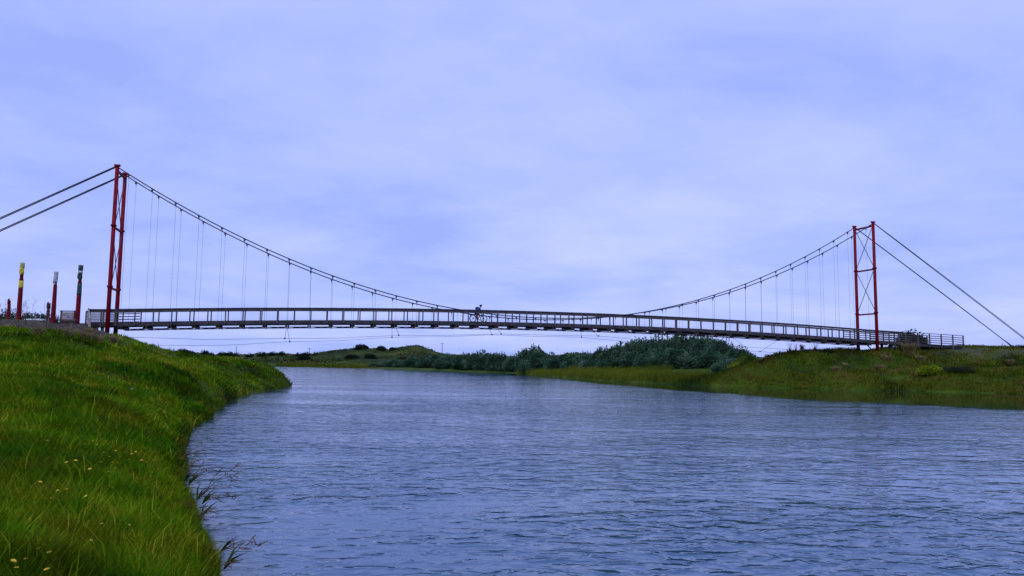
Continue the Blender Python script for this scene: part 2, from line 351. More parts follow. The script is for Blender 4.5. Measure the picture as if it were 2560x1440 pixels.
# river: rippled where the wind reaches it, calm in the lee of the right bank
def water_material():
    m, nt, N, Lk, B = nmat('river_water')
    B.inputs['Base Color'].default_value = (.002, .068, .165, 1); B.inputs['Roughness'].default_value = .04; B.inputs['IOR'].default_value = 1.45; B.inputs['Specular IOR Level'].default_value = .75
    geo = N.new('ShaderNodeNewGeometry')
    def nz(scale, st, det, rot, dist=0):
        mp = N.new('ShaderNodeMapping'); mp.inputs['Scale'].default_value = st; mp.inputs['Rotation'].default_value = (0, 0, rot)
        n = N.new('ShaderNodeTexNoise'); n.inputs['Scale'].default_value = scale; n.inputs['Detail'].default_value = det; n.inputs['Distortion'].default_value = dist
        Lk.new(geo.outputs['Position'], mp.inputs['Vector']); Lk.new(mp.outputs[0], n.inputs['Vector']); return n.outputs['Fac']
    def mm(op, a, b=None, c=None):
        x = N.new('ShaderNodeMath'); x.operation = op
        for i, v in enumerate((a, b, c)):
            if v is None: continue
            if isinstance(v, (int, float)): x.inputs[i].default_value = v
            else: Lk.new(v, x.inputs[i])
        return x.outputs[0]
    a = nz(.9, (.75, 1.25, 1), 2, .25, .4); b = nz(2.6, (.75, 1.25, 1), 2, -.2, .6); e = nz(7.5, (.7, 1.25, 1), 2, .1, .5); c = nz(.10, (.6, 1.7, 1), 4, .3, .8)
    h = mm('ADD', mm('MULTIPLY', a, .09), mm('ADD', mm('MULTIPLY', mm('POWER', mm('MAXIMUM', mm('SUBTRACT', b, .36), 0.0), 1.5), .155), mm('MULTIPLY', e, .011)))
    rr = ramp(N, [(.45,)*3, (1.2,)*3], [.38, .60]); Lk.new(c, rr.inputs[0])
    at_ = N.new('ShaderNodeAttribute'); at_.attribute_name = 'ruffle'
    h = mm('MULTIPLY', mm('MULTIPLY', h, rr.outputs[0]), at_.outputs['Fac'])
    # bank's dark reflection painted into the calm strip's colour, silty shallows along the shore
    sh = N.new('ShaderNodeAttribute'); sh.attribute_name = 'reflection_shallows'; mw = N.new('ShaderNodeMixRGB')
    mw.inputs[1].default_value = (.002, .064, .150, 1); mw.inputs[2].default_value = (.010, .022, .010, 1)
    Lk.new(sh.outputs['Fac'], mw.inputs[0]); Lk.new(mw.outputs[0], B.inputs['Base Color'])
    bp = N.new('ShaderNodeBump'); bp.inputs['Strength'].default_value = 1; bp.inputs['Distance'].default_value = 1.0
    Lk.new(h, bp.inputs['Height']); Lk.new(bp.outputs[0], B.inputs['Normal'])
    return m
wa = np.radians(np.concatenate([np.linspace(-47, 47, 300), np.linspace(50, 313, 60)]))
wr_ = np.concatenate([[.01], np.exp(np.linspace(math.log(1.5), math.log(300), 420)), [600, 1500, 5000]])
WA, WR = np.meshgrid(wa, wr_); WX = WR*np.sin(WA); WY = WR*np.cos(WA)
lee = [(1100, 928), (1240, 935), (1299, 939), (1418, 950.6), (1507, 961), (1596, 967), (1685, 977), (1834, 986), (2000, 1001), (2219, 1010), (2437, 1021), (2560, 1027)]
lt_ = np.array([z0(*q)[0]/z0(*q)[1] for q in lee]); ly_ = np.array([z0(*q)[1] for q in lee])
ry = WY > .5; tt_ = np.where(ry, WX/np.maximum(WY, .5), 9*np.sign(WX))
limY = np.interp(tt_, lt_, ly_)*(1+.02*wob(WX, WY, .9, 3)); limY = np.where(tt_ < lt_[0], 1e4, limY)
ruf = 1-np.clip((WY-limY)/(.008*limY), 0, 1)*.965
refl_shal = np.maximum(np.clip((WY-limY)/(.05*limY), 0, 1), np.clip(1+river_sd(WX, WY)/(.5+.02*WR), 0, 1)*.8)  # lee strip masks the painted bank reflection, narrow shore rim the shallows
ruf = ruf*np.interp(WR, [0, 15, 60, 120, 300], [1, .85, .45, .30, .24])
wo = link('river', grid_mesh('river', WX, WY, np.zeros(WX.shape), water_material(), {'ruffle': ruf, 'reflection_shallows': refl_shal})); tag(wo, kind='structure')

# ------------------------------------------------------------------ blades (grass, reeds)
def blades(name, X, Y, Z, Hh, W, lean, tint, mat, parent=None, origin=(0, 0, 0), leanamt=.5, kink=.25):
    n = len(X); th = rng.uniform(0, 2*math.pi, n); wx = np.cos(th)*W/2; wy = np.sin(th)*W/2
    lx = np.cos(lean)*Hh*leanamt; ly = np.sin(lean)*Hh*leanamt
    V = np.zeros((n, 5, 3)); base = np.stack([X, Y, Z-.03], -1)-np.array(origin)
    V[:, 0] = base+np.stack([-wx, -wy, 0*W], -1); V[:, 1] = base+np.stack([wx, wy, 0*W], -1)
    mid = base+np.stack([lx*kink, ly*kink, Hh*.6], -1)
    V[:, 2] = mid+np.stack([wx*.8, wy*.8, 0*W], -1); V[:, 3] = mid+np.stack([-wx*.8, -wy*.8, 0*W], -1)
    V[:, 4] = base+np.stack([lx, ly, Hh], -1)
    me = bpy.data.meshes.new(name); me.vertices.add(n*5); me.vertices.foreach_set('co', V.ravel())
    b = np.arange(n)[:, None]*5; li = np.concatenate([b+np.array([0, 1, 2, 3]), b+np.array([3, 2, 4])], 1)
    me.loops.add(n*7); me.loops.foreach_set('vertex_index', li.ravel()); me.polygons.add(n*2)
    ls = (np.arange(n)[:, None]*7+np.array([0, 4])).ravel(); lt = np.tile([4, 3], n)
    me.polygons.foreach_set('loop_start', ls); me.polygons.foreach_set('loop_total', lt)
    a = me.attributes.new('tint', 'FLOAT', 'POINT'); a.data.foreach_set('value', np.repeat(tint, 5).astype(np.float32))
    me.update(calc_edges=True); me.materials.append(mat)
    return link(name, me, parent)
def scatter(n, y0, y1, p0, p1, dmin=.02):
    """blade roots between two depths, even in angle, denser near the eye"""
    Y = np.exp(rng.uniform(math.log(y0), math.log(y1), n)); t = rng.uniform(at(p0, 900, 100.)[0]/100, at(p1, 900, 100.)[0]/100, n); X = t*Y
    d = river_sd(X, Y); k = d > dmin; X, Y, d = X[k], Y[k], d[k]
    return X, Y, height(X, Y), d
def grassfield(name, n, y0, y1, p0, p1, mat, hb, hk, wb, wk, extra=None, tuft=22, tr=.10, trk=.006):
    X, Y, Z, d = scatter(n//tuft, y0, y1, p0, p1)
    m = len(X); hm = rng.uniform(.55, 1.5, m)*(1+.35*wob(X, Y, 1.1, 8)); tm = rng.normal(0, .22, m); R0 = (tr+trk*np.hypot(X, Y))*rng.uniform(.5, 1.5, m)
    idx = rng.integers(0, m, n); cx_, cy_ = X[idx], Y[idx]
    ox = rng.normal(0, 1, n)*R0[idx]; oy = rng.normal(0, 1, n)*R0[idx]
    X = cx_+ox; Y = cy_+oy; d = river_sd(X, Y); gm = gravel_mask(X, Y)
    k = (d > .02) & ((gm < rng.uniform(.02, .6, n)) | (rng.uniform(0, 1, n) < .02))
    if extra is not None: k &= extra(X, Y)
    X, Y, ox, oy, idx = X[k], Y[k], ox[k], oy[k], idx[k]; Z = height(X, Y); r = np.hypot(X, Y); n = len(X)
    Hh = (hb+hk*np.minimum(r, 40))*hm[idx]**1.3*rng.uniform(.45, 1.2, n)
    tall = rng.uniform(0, 1, n) < .015; Hh[tall] *= 1.8
    W = (wb+wk*r)*rng.uniform(.6, 1.4, n)
    lean = np.arctan2(oy, ox)+rng.normal(0, .7, n)
    tint = np.clip(rng.beta(2, 3.0, n)+tm[idx]+.30*wob(X, Y, .45, 6)+.14*wob(X, Y, 5.3, 1)+.22*wob(X, Y, 1.7, 2)+np.where(tall, .3, 0)+np.where(rng.uniform(0, 1, n) < .03, .5, 0), 0, 1)
    return blades(name, X, Y, Z, Hh, W, lean, tint, mat, leanamt=.48)
o = grassfield('grass', 360000, 3.6, 72, -60, 760, GRASS, .115, .0016, .0045, .0009, lambda X, Y: X < -.5)
tag(o, kind='stuff')
# broad-leaved weeds in the turf
X, Y, Z, d = scatter(60000, 3.8, 45, -60, 700, .15); k = (wob(X, Y, 2.1, 12)+.5*wob(X, Y, .7, 3) > .15) & (gravel_mask(X, Y) < .1) & (X < -.5); X, Y, Z = X[k], Y[k], Z[k]
o = blades('clover', X, Y, Z, (.07+.001*Y)*rng.uniform(.6, 1.6, len(X)), (.022+.0013*Y)*rng.uniform(.6, 1.3, len(X)), rng.uniform(0, 6.28, len(X)), np.clip(rng.beta(3, 2.5, len(X)), 0, 1), GRASS, leanamt=1.0, kink=.6)
tag(o, kind='stuff')
# longer sedge hanging over the left water edge
X, Y, Z, d = scatter(160000, 4, 71, 60, 760, .02); k = (d < .25+.25*np.clip(wob(X, Y, 1.3, 4), 0, 1)) & (X < -.5); X, Y, Z = X[k], Y[k], np.maximum(Z[k], .02)
o = blades('edge_sedge', X, Y, Z, (.12+.0028*Y)*rng.uniform(.4, 1.3, len(X))*(1+.5*wob(X, Y, 1.9, 3)), (.006+.0009*Y)*rng.uniform(.6, 1.3, len(X)), rng.normal(-.3, .9, len(X)), np.clip(rng.beta(2, 3, len(X))*.8+.2*wob(X, Y, .9, 4), 0, 1), GRASS_R, leanamt=.8)
tag(o, kind='stuff')
o = grassfield('bank_grass', 120000, 68, 108, 1780, 2760, GRASS_R, .16, .0010, .02, .0006, lambda X, Y: X > 14)
tag(o, kind='stuff')
# low scrub covering the dunes
ii = rng.integers(2, 62, 70000); jj = rng.integers(0, HX.shape[1]-1, 70000); X = HX[ii, jj]+rng.normal(0, .6, 70000); Y = HY[ii, jj]+rng.normal(0, .8, 70000); Z = HZ[ii, jj]
k = wob(X, Y, .11, 12)+.6*wob(X, Y, .33, 5) > rng.uniform(-.35, .55, len(X)); X, Y, Z = X[k], Y[k], Z[k]
o = blades('dune_scrub', X, Y, Z, rng.uniform(.25, .7, len(X))*(1+.5*wob(X, Y, .2, 7)), rng.uniform(.4, .8, len(X)), rng.uniform(0, 6.28, len(X)), np.clip(rng.beta(2, 3, len(X)), 0, 1), DUNE, leanamt=.6)
tag(o, kind='stuff')
# reed fringe along the far shore
X, Y, Z, d = scatter(200000, 66, 175, 1290, 2760)
wd = np.interp(X/Y, [at(1290, 900, 1.)[0], at(1400, 900, 1.)[0], at(1600, 900, 1.)[0], at(1950, 900, 1.)[0], at(2760, 900, 1.)[0]], [3, 12, 12, 4, 1.0])
k = (d < wd*(1+.3*wob(X, Y, .3, 3))); X, Y, Z, d = X[k], Y[k], Z[k], d[k]
hk_ = np.interp(X/Y, [at(1290, 900, 1.)[0], at(1420, 900, 1.)[0], at(1680, 900, 1.)[0], at(1800, 900, 1.)[0], at(2100, 900, 1.)[0]], [1.0, 1.1, .9, .5, .35])
o = blades('reeds', X, Y, Z, hk_*rng.uniform(.55, 1.1, len(X))*(1+.12*wob(X, Y, .6, 1)), rng.uniform(.04, .09, len(X)), rng.normal(.3, .8, len(X)), np.clip(rng.beta(2, 2.5, len(X)), 0, 1), REED, leanamt=.25)
tag(o, kind='stuff')
# rough grass on the far meadow and shore
X, Y, Z, d = scatter(40000, 170, 300, 690, 950); k = (d < 60) & (X/Y < at(950, 900, 1.)[0]-np.abs(rng.normal(0, .03, len(X)))) & (wob(X, Y, .12, 2) > rng.uniform(-.9, .3, len(X))); X, Y, Z = X[k], Y[k], Z[k]
o = blades('meadow_grass', X, Y, Z, rng.uniform(.12, .42, len(X)), rng.uniform(.12, .3, len(X)), rng.uniform(0, 6, len(X)), np.clip(rng.beta(2, 3, len(X))+.2*wob(X, Y, .1, 2), 0, 1), GRASS_R, leanamt=.4)
tag(o, kind='stuff')

# ------------------------------------------------------------------ foliage
def crown_mesh(name, mat, n=1500, leaves=7, ls=.085, lw=.4, up=.5, rag=.12, seed=0, dome=False):
    """unit dome of leafy shoots: radius 1, height 1"""
    r = np.random.default_rng(seed)
    lobes = [(0, 0, .45, .62)]+[(r.uniform(-.62, .62), r.uniform(-.62, .62), r.uniform(.12, .6), r.uniform(.28, .46)) for _ in range(11)]
    if dome: lobes = [(0, 0, .15, .85), (.2, .1, .2, .7), (-.25, 0, .15, .7)]
    P = []; D = []
    while len(P) < n:
        l = lobes[r.integers(len(lobes))]; v = r.normal(size=3); v /= np.linalg.norm(v)
        q = np.array([l[0], l[1], l[2]])+v*l[3]*(1-abs(r.normal(0, .16)))
        if q[2] < 0.01: q[2] = abs(q[2])*r.uniform(0, 1)
        q[2] *= 1.0
        P.append(q); dd = v*.7+np.array([0, 0, up]); D.append(dd/np.linalg.norm(dd))
    P = np.array(P); D = np.array(D)
    long_ = 1+(r.uniform(0, 1, n) < .12)*r.uniform(.4, 1.6, n)
    V = []; T = []
    base = np.repeat(P, leaves, 0); Dr = np.repeat(D, leaves, 0); m = len(base)
    tt = np.tile(np.linspace(0, 1, leaves), n)*np.repeat(long_, leaves)*rag
    c = base+Dr*tt[:, None]
    ld = Dr*.8+r.normal(size=(m, 3))*.55; ld /= np.linalg.norm(ld, axis=1)[:, None]
    sd = np.cross(ld, r.normal(size=(m, 3))); sd /= np.linalg.norm(sd, axis=1)[:, None]
    Ls = ls*r.uniform(.6, 1.3, m)[:, None]
    Vv = np.zeros((m, 4, 3)); Vv[:, 0] = c; Vv[:, 1] = c+ld*Ls*.5+sd*Ls*lw*.5; Vv[:, 2] = c+ld*Ls; Vv[:, 3] = c+ld*Ls*.5-sd*Ls*lw*.5
    Vv[..., 2] = np.maximum(Vv[..., 2], 0)
    me = bpy.data.meshes.new(name); me.vertices.add(m*4); me.vertices.foreach_set('co', Vv.ravel())
    me.loops.add(m*4); me.loops.foreach_set('vertex_index', np.arange(m*4)); me.polygons.add(m)
    me.polygons.foreach_set('loop_start', np.arange(0, m*4, 4)); me.polygons.foreach_set('loop_total', np.full(m, 4))
    sh = np.repeat(r.beta(2, 3, n), leaves)*.6+r.beta(2, 3, m)*.4
    a = me.attributes.new('tint', 'FLOAT', 'POINT'); a.data.foreach_set('value', np.repeat(sh, 4).astype(np.float32))
    me.update(calc_edges=True); me.materials.append(mat); return me
def stems_mesh(name, n=7, seed=0, mat=None, rr=.025):
    r = random.Random(seed); mb = MB()
    for i in range(n):
        a = r.uniform(0, 6.28); q = r.uniform(.2, .6)
        mb.path([(.05*math.cos(a), .05*math.sin(a), -.05), (q*.4*math.cos(a), q*.4*math.sin(a), .3), (q*math.cos(a), q*math.sin(a), r.uniform(.5, .75))], [rr, rr*.7, rr*.3], 5)
    return mb.mesh(name, mat or BARK)
CR = [crown_mesh('foliage', SHRUB, 2500, 7, .085, .5, .55, .08, s) for s in (1, 2, 3, 4)]
ST = [stems_mesh('stem', 8, s) for s in (1, 2)]
CRD = [crown_mesh('foliage', SHRUB_D, 900, 6, .11, .55, .3, .06, s) for s in (11, 12)]
CRO = [crown_mesh('foliage', SHRUB_D, 1300, 6, .11, .55, .2, .04, s, dome=True) for s in (14, 15)]
CRL = [crown_mesh('foliage', SHRUB_L, 700, 7, .09, .35, .5, .14, s) for s in (21, 22)]
CRY = crown_mesh('foliage', SHRUB_Y, 600, 6, .12, .5, .4, .10, 31)
def shrub(name, px, Y, ytop, wpx, label, cat='shrub', group=None, crowns=CR, sink=.0, base=None, deep=1.0, k=None):
    p = at(px, 900, Y); x, y = p[0], p[1]; gz = h1(x, y) if base is None else base
    zt = at(px, ytop, Y)[2]; hgt = max(.3, zt-gz+sink)
    w = wpx/F_PX*Y
    o = empty(name, (x, y, gz-sink), random.uniform(0, 6.28), label=label, cat=cat, group=group)
    i = random.randrange(100) if k is None else k
    c = link('foliage', crowns[i % len(crowns)], o); c.scale = (w*1.0, w*deep, hgt*.97)
    s = link('stem', ST[i % 2], o); s.scale = (w*.8, w*.8, hgt*.9)
    return o
G1 = 'blue-green shrubs along the far bank'
back = [(945, 222, 906, 24), (985, 212, 899, 30), (1030, 205, 893, 34), (1075, 198, 888, 36), (1122, 190, 886, 36), (1165, 182, 886, 38), (1205, 176, 879, 40), (1250, 170, 883, 36), (1288, 165, 888, 34),
        (1335, 158, 870, 48), (1378, 152, 884, 34), (1420, 146, 887, 38), (1466, 142, 884, 42), (1508, 136, 872, 42), (1552, 134, 860, 48), (1600, 130, 849, 52), (1652, 128, 840, 55), (1705, 126, 836, 55), (1758, 124, 838, 55), (1806, 121, 850, 50), (1846, 118, 868, 40), (1880, 114, 886, 22)]
for i, (px, Y, yt, w) in enumerate(back):
    if px < 1310: lb = 'low blue-green riverside shrub on the distant right shore left of the domed shrub'
    elif px < 1360: lb = 'domed blue-green shrub standing alone above the belt beside the river bend'
    elif px < 1480: lb = 'low blue-green shrub in the gap between the domed shrub and the tall mound'
    elif px == 1705: lb = 'tallest blue-green shrub at the top of the mound under the bridge'
    elif px > 1870: lb = 'last small shrub at the right foot of the tall shrub mound'
    elif px < 1700: lb = 'tall blue-green shrub on the left slope of the mound under the bridge'
    else: lb = 'tall blue-green shrub on the right slope of the mound under the bridge'
    shrub('riverside_shrub', px, Y, yt, w, lb, group=G1+(' left' if px < 1310 else ' gap' if 1360 < px < 1480 else ' mound left' if 1480 < px < 1700 else ' mound right' if 1710 < px < 1870 else ''), k=i)
front = [(960, 218, 911, 26), (1010, 208, 907, 28), (1060, 198, 905, 30), (1112, 188, 903, 30), (1160, 180, 903, 32), (1210, 174, 901, 34), (1262, 167, 903, 32), (1325, 150, 893, 34), (1380, 143, 897, 34), (1432, 136, 901, 34), (1480, 126, 899, 36), (1530, 122, 893, 38), (1578, 119, 884, 42), (1630, 116, 876, 45), (1684, 113, 872, 46), (1738, 110, 876, 46), (1788, 107, 882, 42), (1830, 105, 896, 34), (1865, 103, 903, 28), (1805, 99, 903, 30), (1848, 97, 912, 24)]
for i, (px, Y, yt, w) in enumerate(front):
    shrub('riverside_shrub', px, Y, yt, w, 'silvery blue-green shrub in the front row just behind the yellow-green reeds' if px > 1300 else 'low dark blue-green shrub at the water edge left of the reeds', group='front row of shrubs behind the reeds' if px > 1300 else 'low shrubs at the far water edge', k=i+1)
# dark shrubs of the far ridge
ridge = [(432, 878, 12), (457, 873, 14), (480, 879, 12), (511, 877, 12), (528, 882, 10), (553, 881, 12), (572, 880, 12), (590, 883, 10), (623, 884, 10), (655, 881, 14), (684, 880, 14), (705, 880, 12), (745, 883, 12), (765, 882, 14), (792, 884, 12)]
for i, (px, yt, w) in enumerate(ridge):
    Y = 345; zt = at(px, yt, Y)[2]
    shrub('ridge_shrub', px, Y, yt-1.5, w, 'small dark shrub on the skyline of the low far ridge at left', group='dark shrubs on the far ridge', crowns=CRD, base=zt-2.2, k=i)
for px, yt, w, b, lb in [(902, 860, 24, 876, 'large rounded dark shrub on top of the far dune'), (952, 864, 14, 877, 'middle dark shrub on the dune saddle right of the largest one'), (980, 867.5, 10, 876, 'small squat dark shrub at the foot of the grassy dune peak')]:
    Y = 356; shrub('dune_shrub', px, Y, yt, w*.95, lb, crowns=CRO, base=at(px, b, Y)[2], k=1)
for i, (px, yt, b, w) in enumerate([(880, 886, 899, 24), (925, 884, 900, 22), (760, 889, 897, 20), (1010, 892, 902, 24), (1060, 894, 904, 22)]):
    Y = 318; shrub('dune_shrub', px, Y, yt, w, 'low dark scrub clump on the near flank of the far dune', group='scrub clumps on the dune flank', crowns=CRO, base=at(px, b+5, Y)[2], k=i)

# right bank plants
shrub('bank_shrub', 2118, 90, 868, 34, 'dark bushy shrub on the bank left of the right tower', crowns=CRL, k=0)
shrub('bank_shrub', 2070, 86, 884, 26, 'low dark shrub on the slope below the small saplings', crowns=CRL, k=1)
shrub('bank_shrub', 2400, 77, 915, 46, 'dark rounded shrub low on the right bank beside the yellow-green bush', crowns=CRL, k=0)
shrub('gorse_bush', 2325, 77.5, 912, 30, 'bright yellow-green bush low on the right bank', crowns=[CRY], k=0)
shrub('bank_shrub', 2562, 92, 862, 26, 'green shrub on the skyline beside the right cable anchors', crowns=CRL, k=1)
p = B3(86.2, 4.6, 0)
o = shrub('fence_shrub', 2283, p[1], 826, 44, 'dark spiky shrub growing behind the approach fence of the right tower', crowns=CRD, k=0)
shrub('bank_shrub', 1922, 88, 886, 12, 'tiny shrub on the crest where the right bank begins', crowns=CRL, k=0)
shrub('bank_shrub', 1840, 96, 905, 26, 'bright green bush at the left end of the right bank', crowns=[CRY], k=0)
def tussock(px, py, hgt, w, label, mat=STRAW, n=260, name='tussock', group=None):
    q = ground_hit(px, py); a = rng.uniform(0, 6.28, n); rr = np.abs(rng.normal(0, w*.3, n))
    X = q[0]+rr*np.cos(a); Y = q[1]+rr*np.sin(a); Z = height(X, Y)
    o = blades(name, X, Y, Z, hgt*rng.uniform(.5, 1.1, n), np.full(n, .03+.0003*q[1]), a, rng.beta(2, 2, n), mat, origin=q, leanamt=.7)
    o.location = q; tag(o, label, 'grass clump', group); return o
tussock(2272, 884, 1.3, 1.0, 'tall straw-coloured tussock in front of the right approach fence', n=420)
tussock(2220, 905, .7, .9, 'pale dry tussock on the slope below the right tower, nearer the crest')
tussock(2200, 925, .6, .8, 'pale dry tussock on the slope below the right tower, nearer the water')
tussock(2090, 928, .5, .8, 'small pale tussock on the slope left of the right tower')
tussock(2115, 922, .45, .5, 'small whitish tussock just right of the other on the lower slope')
tussock(2300, 900, .5, .9, 'reddish dry grass clump above the yellow-green bush')
tussock(2525, 915, .7, .3, 'thin pale tussock near the right edge of the bank')
for i, (px, py) in enumerate([(95, 838), (170, 842), (215, 850), (245, 858), (285, 862), (225, 838)]):
    tussock(px, py, .65, .6, 'yellowish grass clump on the lower rim of the gravel slope', n=160, group='grass clumps along the gravel edge')

# vegetation behind the gravel pad
for i, (px, Y, yt, w) in enumerate([(-25, 73, 770, 40), (20, 72, 776, 30), (45, 74, 781, 28), (75, 75, 784, 28), (105, 75, 785, 26), (128, 76, 789, 20)]):
    o = shrub('flax_bush', px, Y, yt, w, 'dark spiky bush behind the gravel pad near the carved posts', group='bushes behind the gravel pad', crowns=CRL, k=i)
    sm = MB().box((0, 0, .2), (.9, .1, .3))
    for q in range(3):
        a = random.uniform(0, 6.28); x = random.uniform(-.4, .4); hh = random.uniform(1.9, 2.9)
        dx, dy = math.cos(a)*.5, math.sin(a)*.5
        sm.path([(x, 0, .3), (x+dx*.3, dy*.3, hh*.6), (x+dx, dy, hh)], [.012, .01, .007], 4)
        for t in range(5):
            b = np.array([x+dx*(.6+.1*t), dy*(.6+.1*t), hh*(.74+.06*t)]); c = b+np.array([random.uniform(-.3, .3), random.uniform(-.2, .2), .12]); sm.path([b, c], [.008, .014], 4)
    sm.build('flower_stalk', DRYST, o)

# ------------------------------------------------------------------ suspension bridge
OR = B3(0, 1.5, 0)
br = empty('suspension_bridge', OR, label='long timber-decked suspension footbridge with red towers spanning the river', cat='bridge')
def bb(mb, name, mat, parent=br): return mb.build(name, mat, parent, OR)
def sub(mb, name, mat, parent): return mb.build(name, mat, parent, OR)   # parents carry no own offset
LEG_R = .175
for s0, ztop, zb, coll in ((0.0, 19.3, 3.2, (14.0, 8.6)), (SP, 18.95, 3.0, (13.65, 8.5))):
    tw = bb(MB().beam(B3(s0, .18, ztop-.35), B3(s0, 2.92, ztop-.35), .16, .18), 'tower', RED)
    for l in (0, 3.1):
        lg = MB(); lg.path([B3(s0, l, zb), B3(s0, l, 8.6), B3(s0, l, ztop)], [LEG_R*1.08, LEG_R, LEG_R*.92], 18)
        for c in coll: lg.tube(B3(s0, l, c-.08), B3(s0, l, c+.08), LEG_R+.07, n=18)
        lo = sub(lg, 'leg', RED, tw)
        sub(MB().tube(B3(s0, l, ztop), B3(s0, l, ztop+.07), .24, .2, 14).box(B3(s0, l, ztop+.1), (.5, .2, .14), (UX, NX, ZX)), 'cable_saddle', RED, tw)
    for c in coll: sub(MB().beam(B3(s0, .12, c-.12), B3(s0, 2.98, c-.12), .14, .17), 'strut', RED, tw)
    for a, b in ((ztop-.5, coll[0]+.05), (coll[0]-.25, coll[1]+.05)):
        sub(MB().tube(B3(s0-.05, .1, a), B3(s0-.05, 3.0, b), .035, n=8), 'brace', STEEL, tw)
        sub(MB().tube(B3(s0+.06, .1, b), B3(s0+.06, 3.0, a), .035, n=8), 'brace', STEEL, tw)
# deck, stringers, transoms
S0, S1 = -1.6, 84.0
ss = list(np.arange(S0, S1+.01, 1.2))
dk = MB(); 
for i in range(len(ss)-1):
    a, b = ss[i], ss[i+1]; dk.beam(B3(a, 1.5, deck_z(a)-.03), B3(b, 1.5, deck_z(b)-.03), 2.35, .06)
bb(dk, 'deck', WOOD)
for l in (.30, 2.70):
    st = MB()
    for i in range(len(ss)-1):
        a, b = ss[i], ss[i+1]; st.beam(B3(a, l, deck_z(a)-.15), B3(b, l, deck_z(b)-.15), .09, .36)
    bb(st, 'stringer', WOOD_D)
NP = 40; hs = [.98+i*1.995 for i in range(NP)]
for s in hs:
    z = deck_z(s)-.33
    t = MB(); t.beam(B3(s-.10, -.10, z-.12), B3(s-.10, 3.10, z-.12), .10, .25); t.beam(B3(s+.10, -.10, z-.12), B3(s+.10, 3.10, z-.12), .10, .25)
    t.box(B3(s, -.02, z-.27), (.5, .16, .05), (UX, NX, ZX)); t.box(B3(s, 3.02, z-.27), (.5, .16, .05), (UX, NX, ZX))
    bb(t, 'transom', WOODR)
brc = MB()
for i in range(NP-1):
    a, b = hs[i], hs[i+1]; za, zb_ = deck_z(a)-.60, deck_z(b)-.60
    brc.tube(B3(a, .0, za), B3(b, 3.0, zb_), .03, n=6); brc.tube(B3(a, 3.0, za-.02), B3(b, .0, zb_-.02), .03, n=6)
    for l in (-.02, 3.02): brc.tube(B3(a, l, za), B3(b, l, zb_), .03, n=6)
bb(brc, 'wind_bracing', STEEL)
# railings on the suspended span
post = MB(); post.box((0, 0, .42), (.10, .10, 1.38)); post_me = post.mesh('post', WOOD)
ps = [.6+1.497*i for i in range(53)]
for l, side in ((.20, -1), (2.80, 1)):
    rl = MB(); rs = list(np.arange(-1.6 if l < 1 else -2.4, 84.01, 1.2))
    for i in range(len(rs)-1):
        a, b = rs[i], rs[i+1]
        rl.beam(B3(a, l, deck_z(a)+1.17), B3(b, l, deck_z(b)+1.17), .16, .05)
        rl.beam(B3(a, l-side*.05, deck_z(a)+1.075), B3(b, l-side*.05, deck_z(b)+1.075), .045, .13)
    ro = bb(rl, 'railing', WOOD)
    for s in ps:
        if 79.4 < s < 80.6: continue
        q = B3(s, l, deck_z(s)); p_ = link('post', post_me, ro, q-OR); p_.rotation_euler = (0, 0, math.atan2(u2[1], u2[0]))
    wr = MB()
    for hh in (.14, .2):
        for i in range(0, len(rs)-1): 
            a, b = rs[i], rs[i+1]; wr.tube(B3(a, l, deck_z(a)+hh), B3(b, l, deck_z(b)+hh), .003, n=4)
    sub(wr, 'rail_wire', WIRE, ro)
# timber panels by the towers (four bars)
def bars(s0, s1, l0, l1, zf, name, mat=WOOD, n=4, ht=1.2, posts=None, parent=br, top=True):
    mb = MB(); K = max(1, int(abs(s1-s0)/1.3))
    for k in range(n):
        hh = .16+k*(ht-.2)/n
        for j in range(K):
            a = s0+(s1-s0)*j/K; b = s0+(s1-s0)*(j+1)/K; la = l0+(l1-l0)*j/K; lb = l0+(l1-l0)*(j+1)/K
            mb.beam(B3(a, la, zf(a)+hh), B3(b, lb, zf(b)+hh), .04, .085)
    if top:
        for j in range(K):
            a = s0+(s1-s0)*j/K; b = s0+(s1-s0)*(j+1)/K; la = l0+(l1-l0)*j/K; lb = l0+(l1-l0)*(j+1)/K
            mb.beam(B3(a, la, zf(a)+ht-.02), B3(b, lb, zf(b)+ht-.02), .14, .06)
    o = mb.build(name, mat, parent, OR)
    for s in (posts or [s0, s1]):
        t = (s-s0)/(s1-s0); l = l0+(l1-l0)*t; pb = MB().box(B3(s, l, zf(s)+ht/2-.25), (.11, .11, ht+.4), (UX, NX, ZX)); pb.build('post', mat, o, OR)
    return o
bars(-1.55, .55, .26, .26, deck_z, 'approach_railing', posts=[-1.5, -.6], top=False)
bars(-2.4, 2.0, 2.74, 2.74, deck_z, 'approach_railing', posts=[-2.4, -1.0], top=False)
bars(77.6, 84, 2.74, 2.74, deck_z, 'approach_railing', posts=[81.2, 83.9], top=False)
bars(79.0, 84, .26, .26, deck_z, 'approach_railing', posts=[80.9, 82.4, 84.0], top=False)
def ramp_z(s): return np.interp(s, [84, 92, 93], [deck_z(84), 4.86, 4.86])
bars(84.05, 91.9, .2, -.15, ramp_z, 'approach_railing', posts=[85.6, 87.2, 88.8, 90.4, 91.85], ht=1.22)
bars(84.05, 90.8, 2.8, 3.3, ramp_z, 'approach_railing', posts=[85.4, 86.9, 88.4, 89.9], ht=1.22)
rp = MB()
for j in range(6):
    a = 84+j*8/6; b = 84+(j+1)*8/6; rp.beam(B3(a, 1.5, ramp_z(a)-.04), B3(b, 1.5, ramp_z(b)-.04), 2.35, .07)
    for l in (.3, 2.7): rp.beam(B3(a, l, ramp_z(a)-.2), B3(b, l, ramp_z(b)-.2), .1, .32)
bb(rp, 'approach_ramp', WOOD_D)
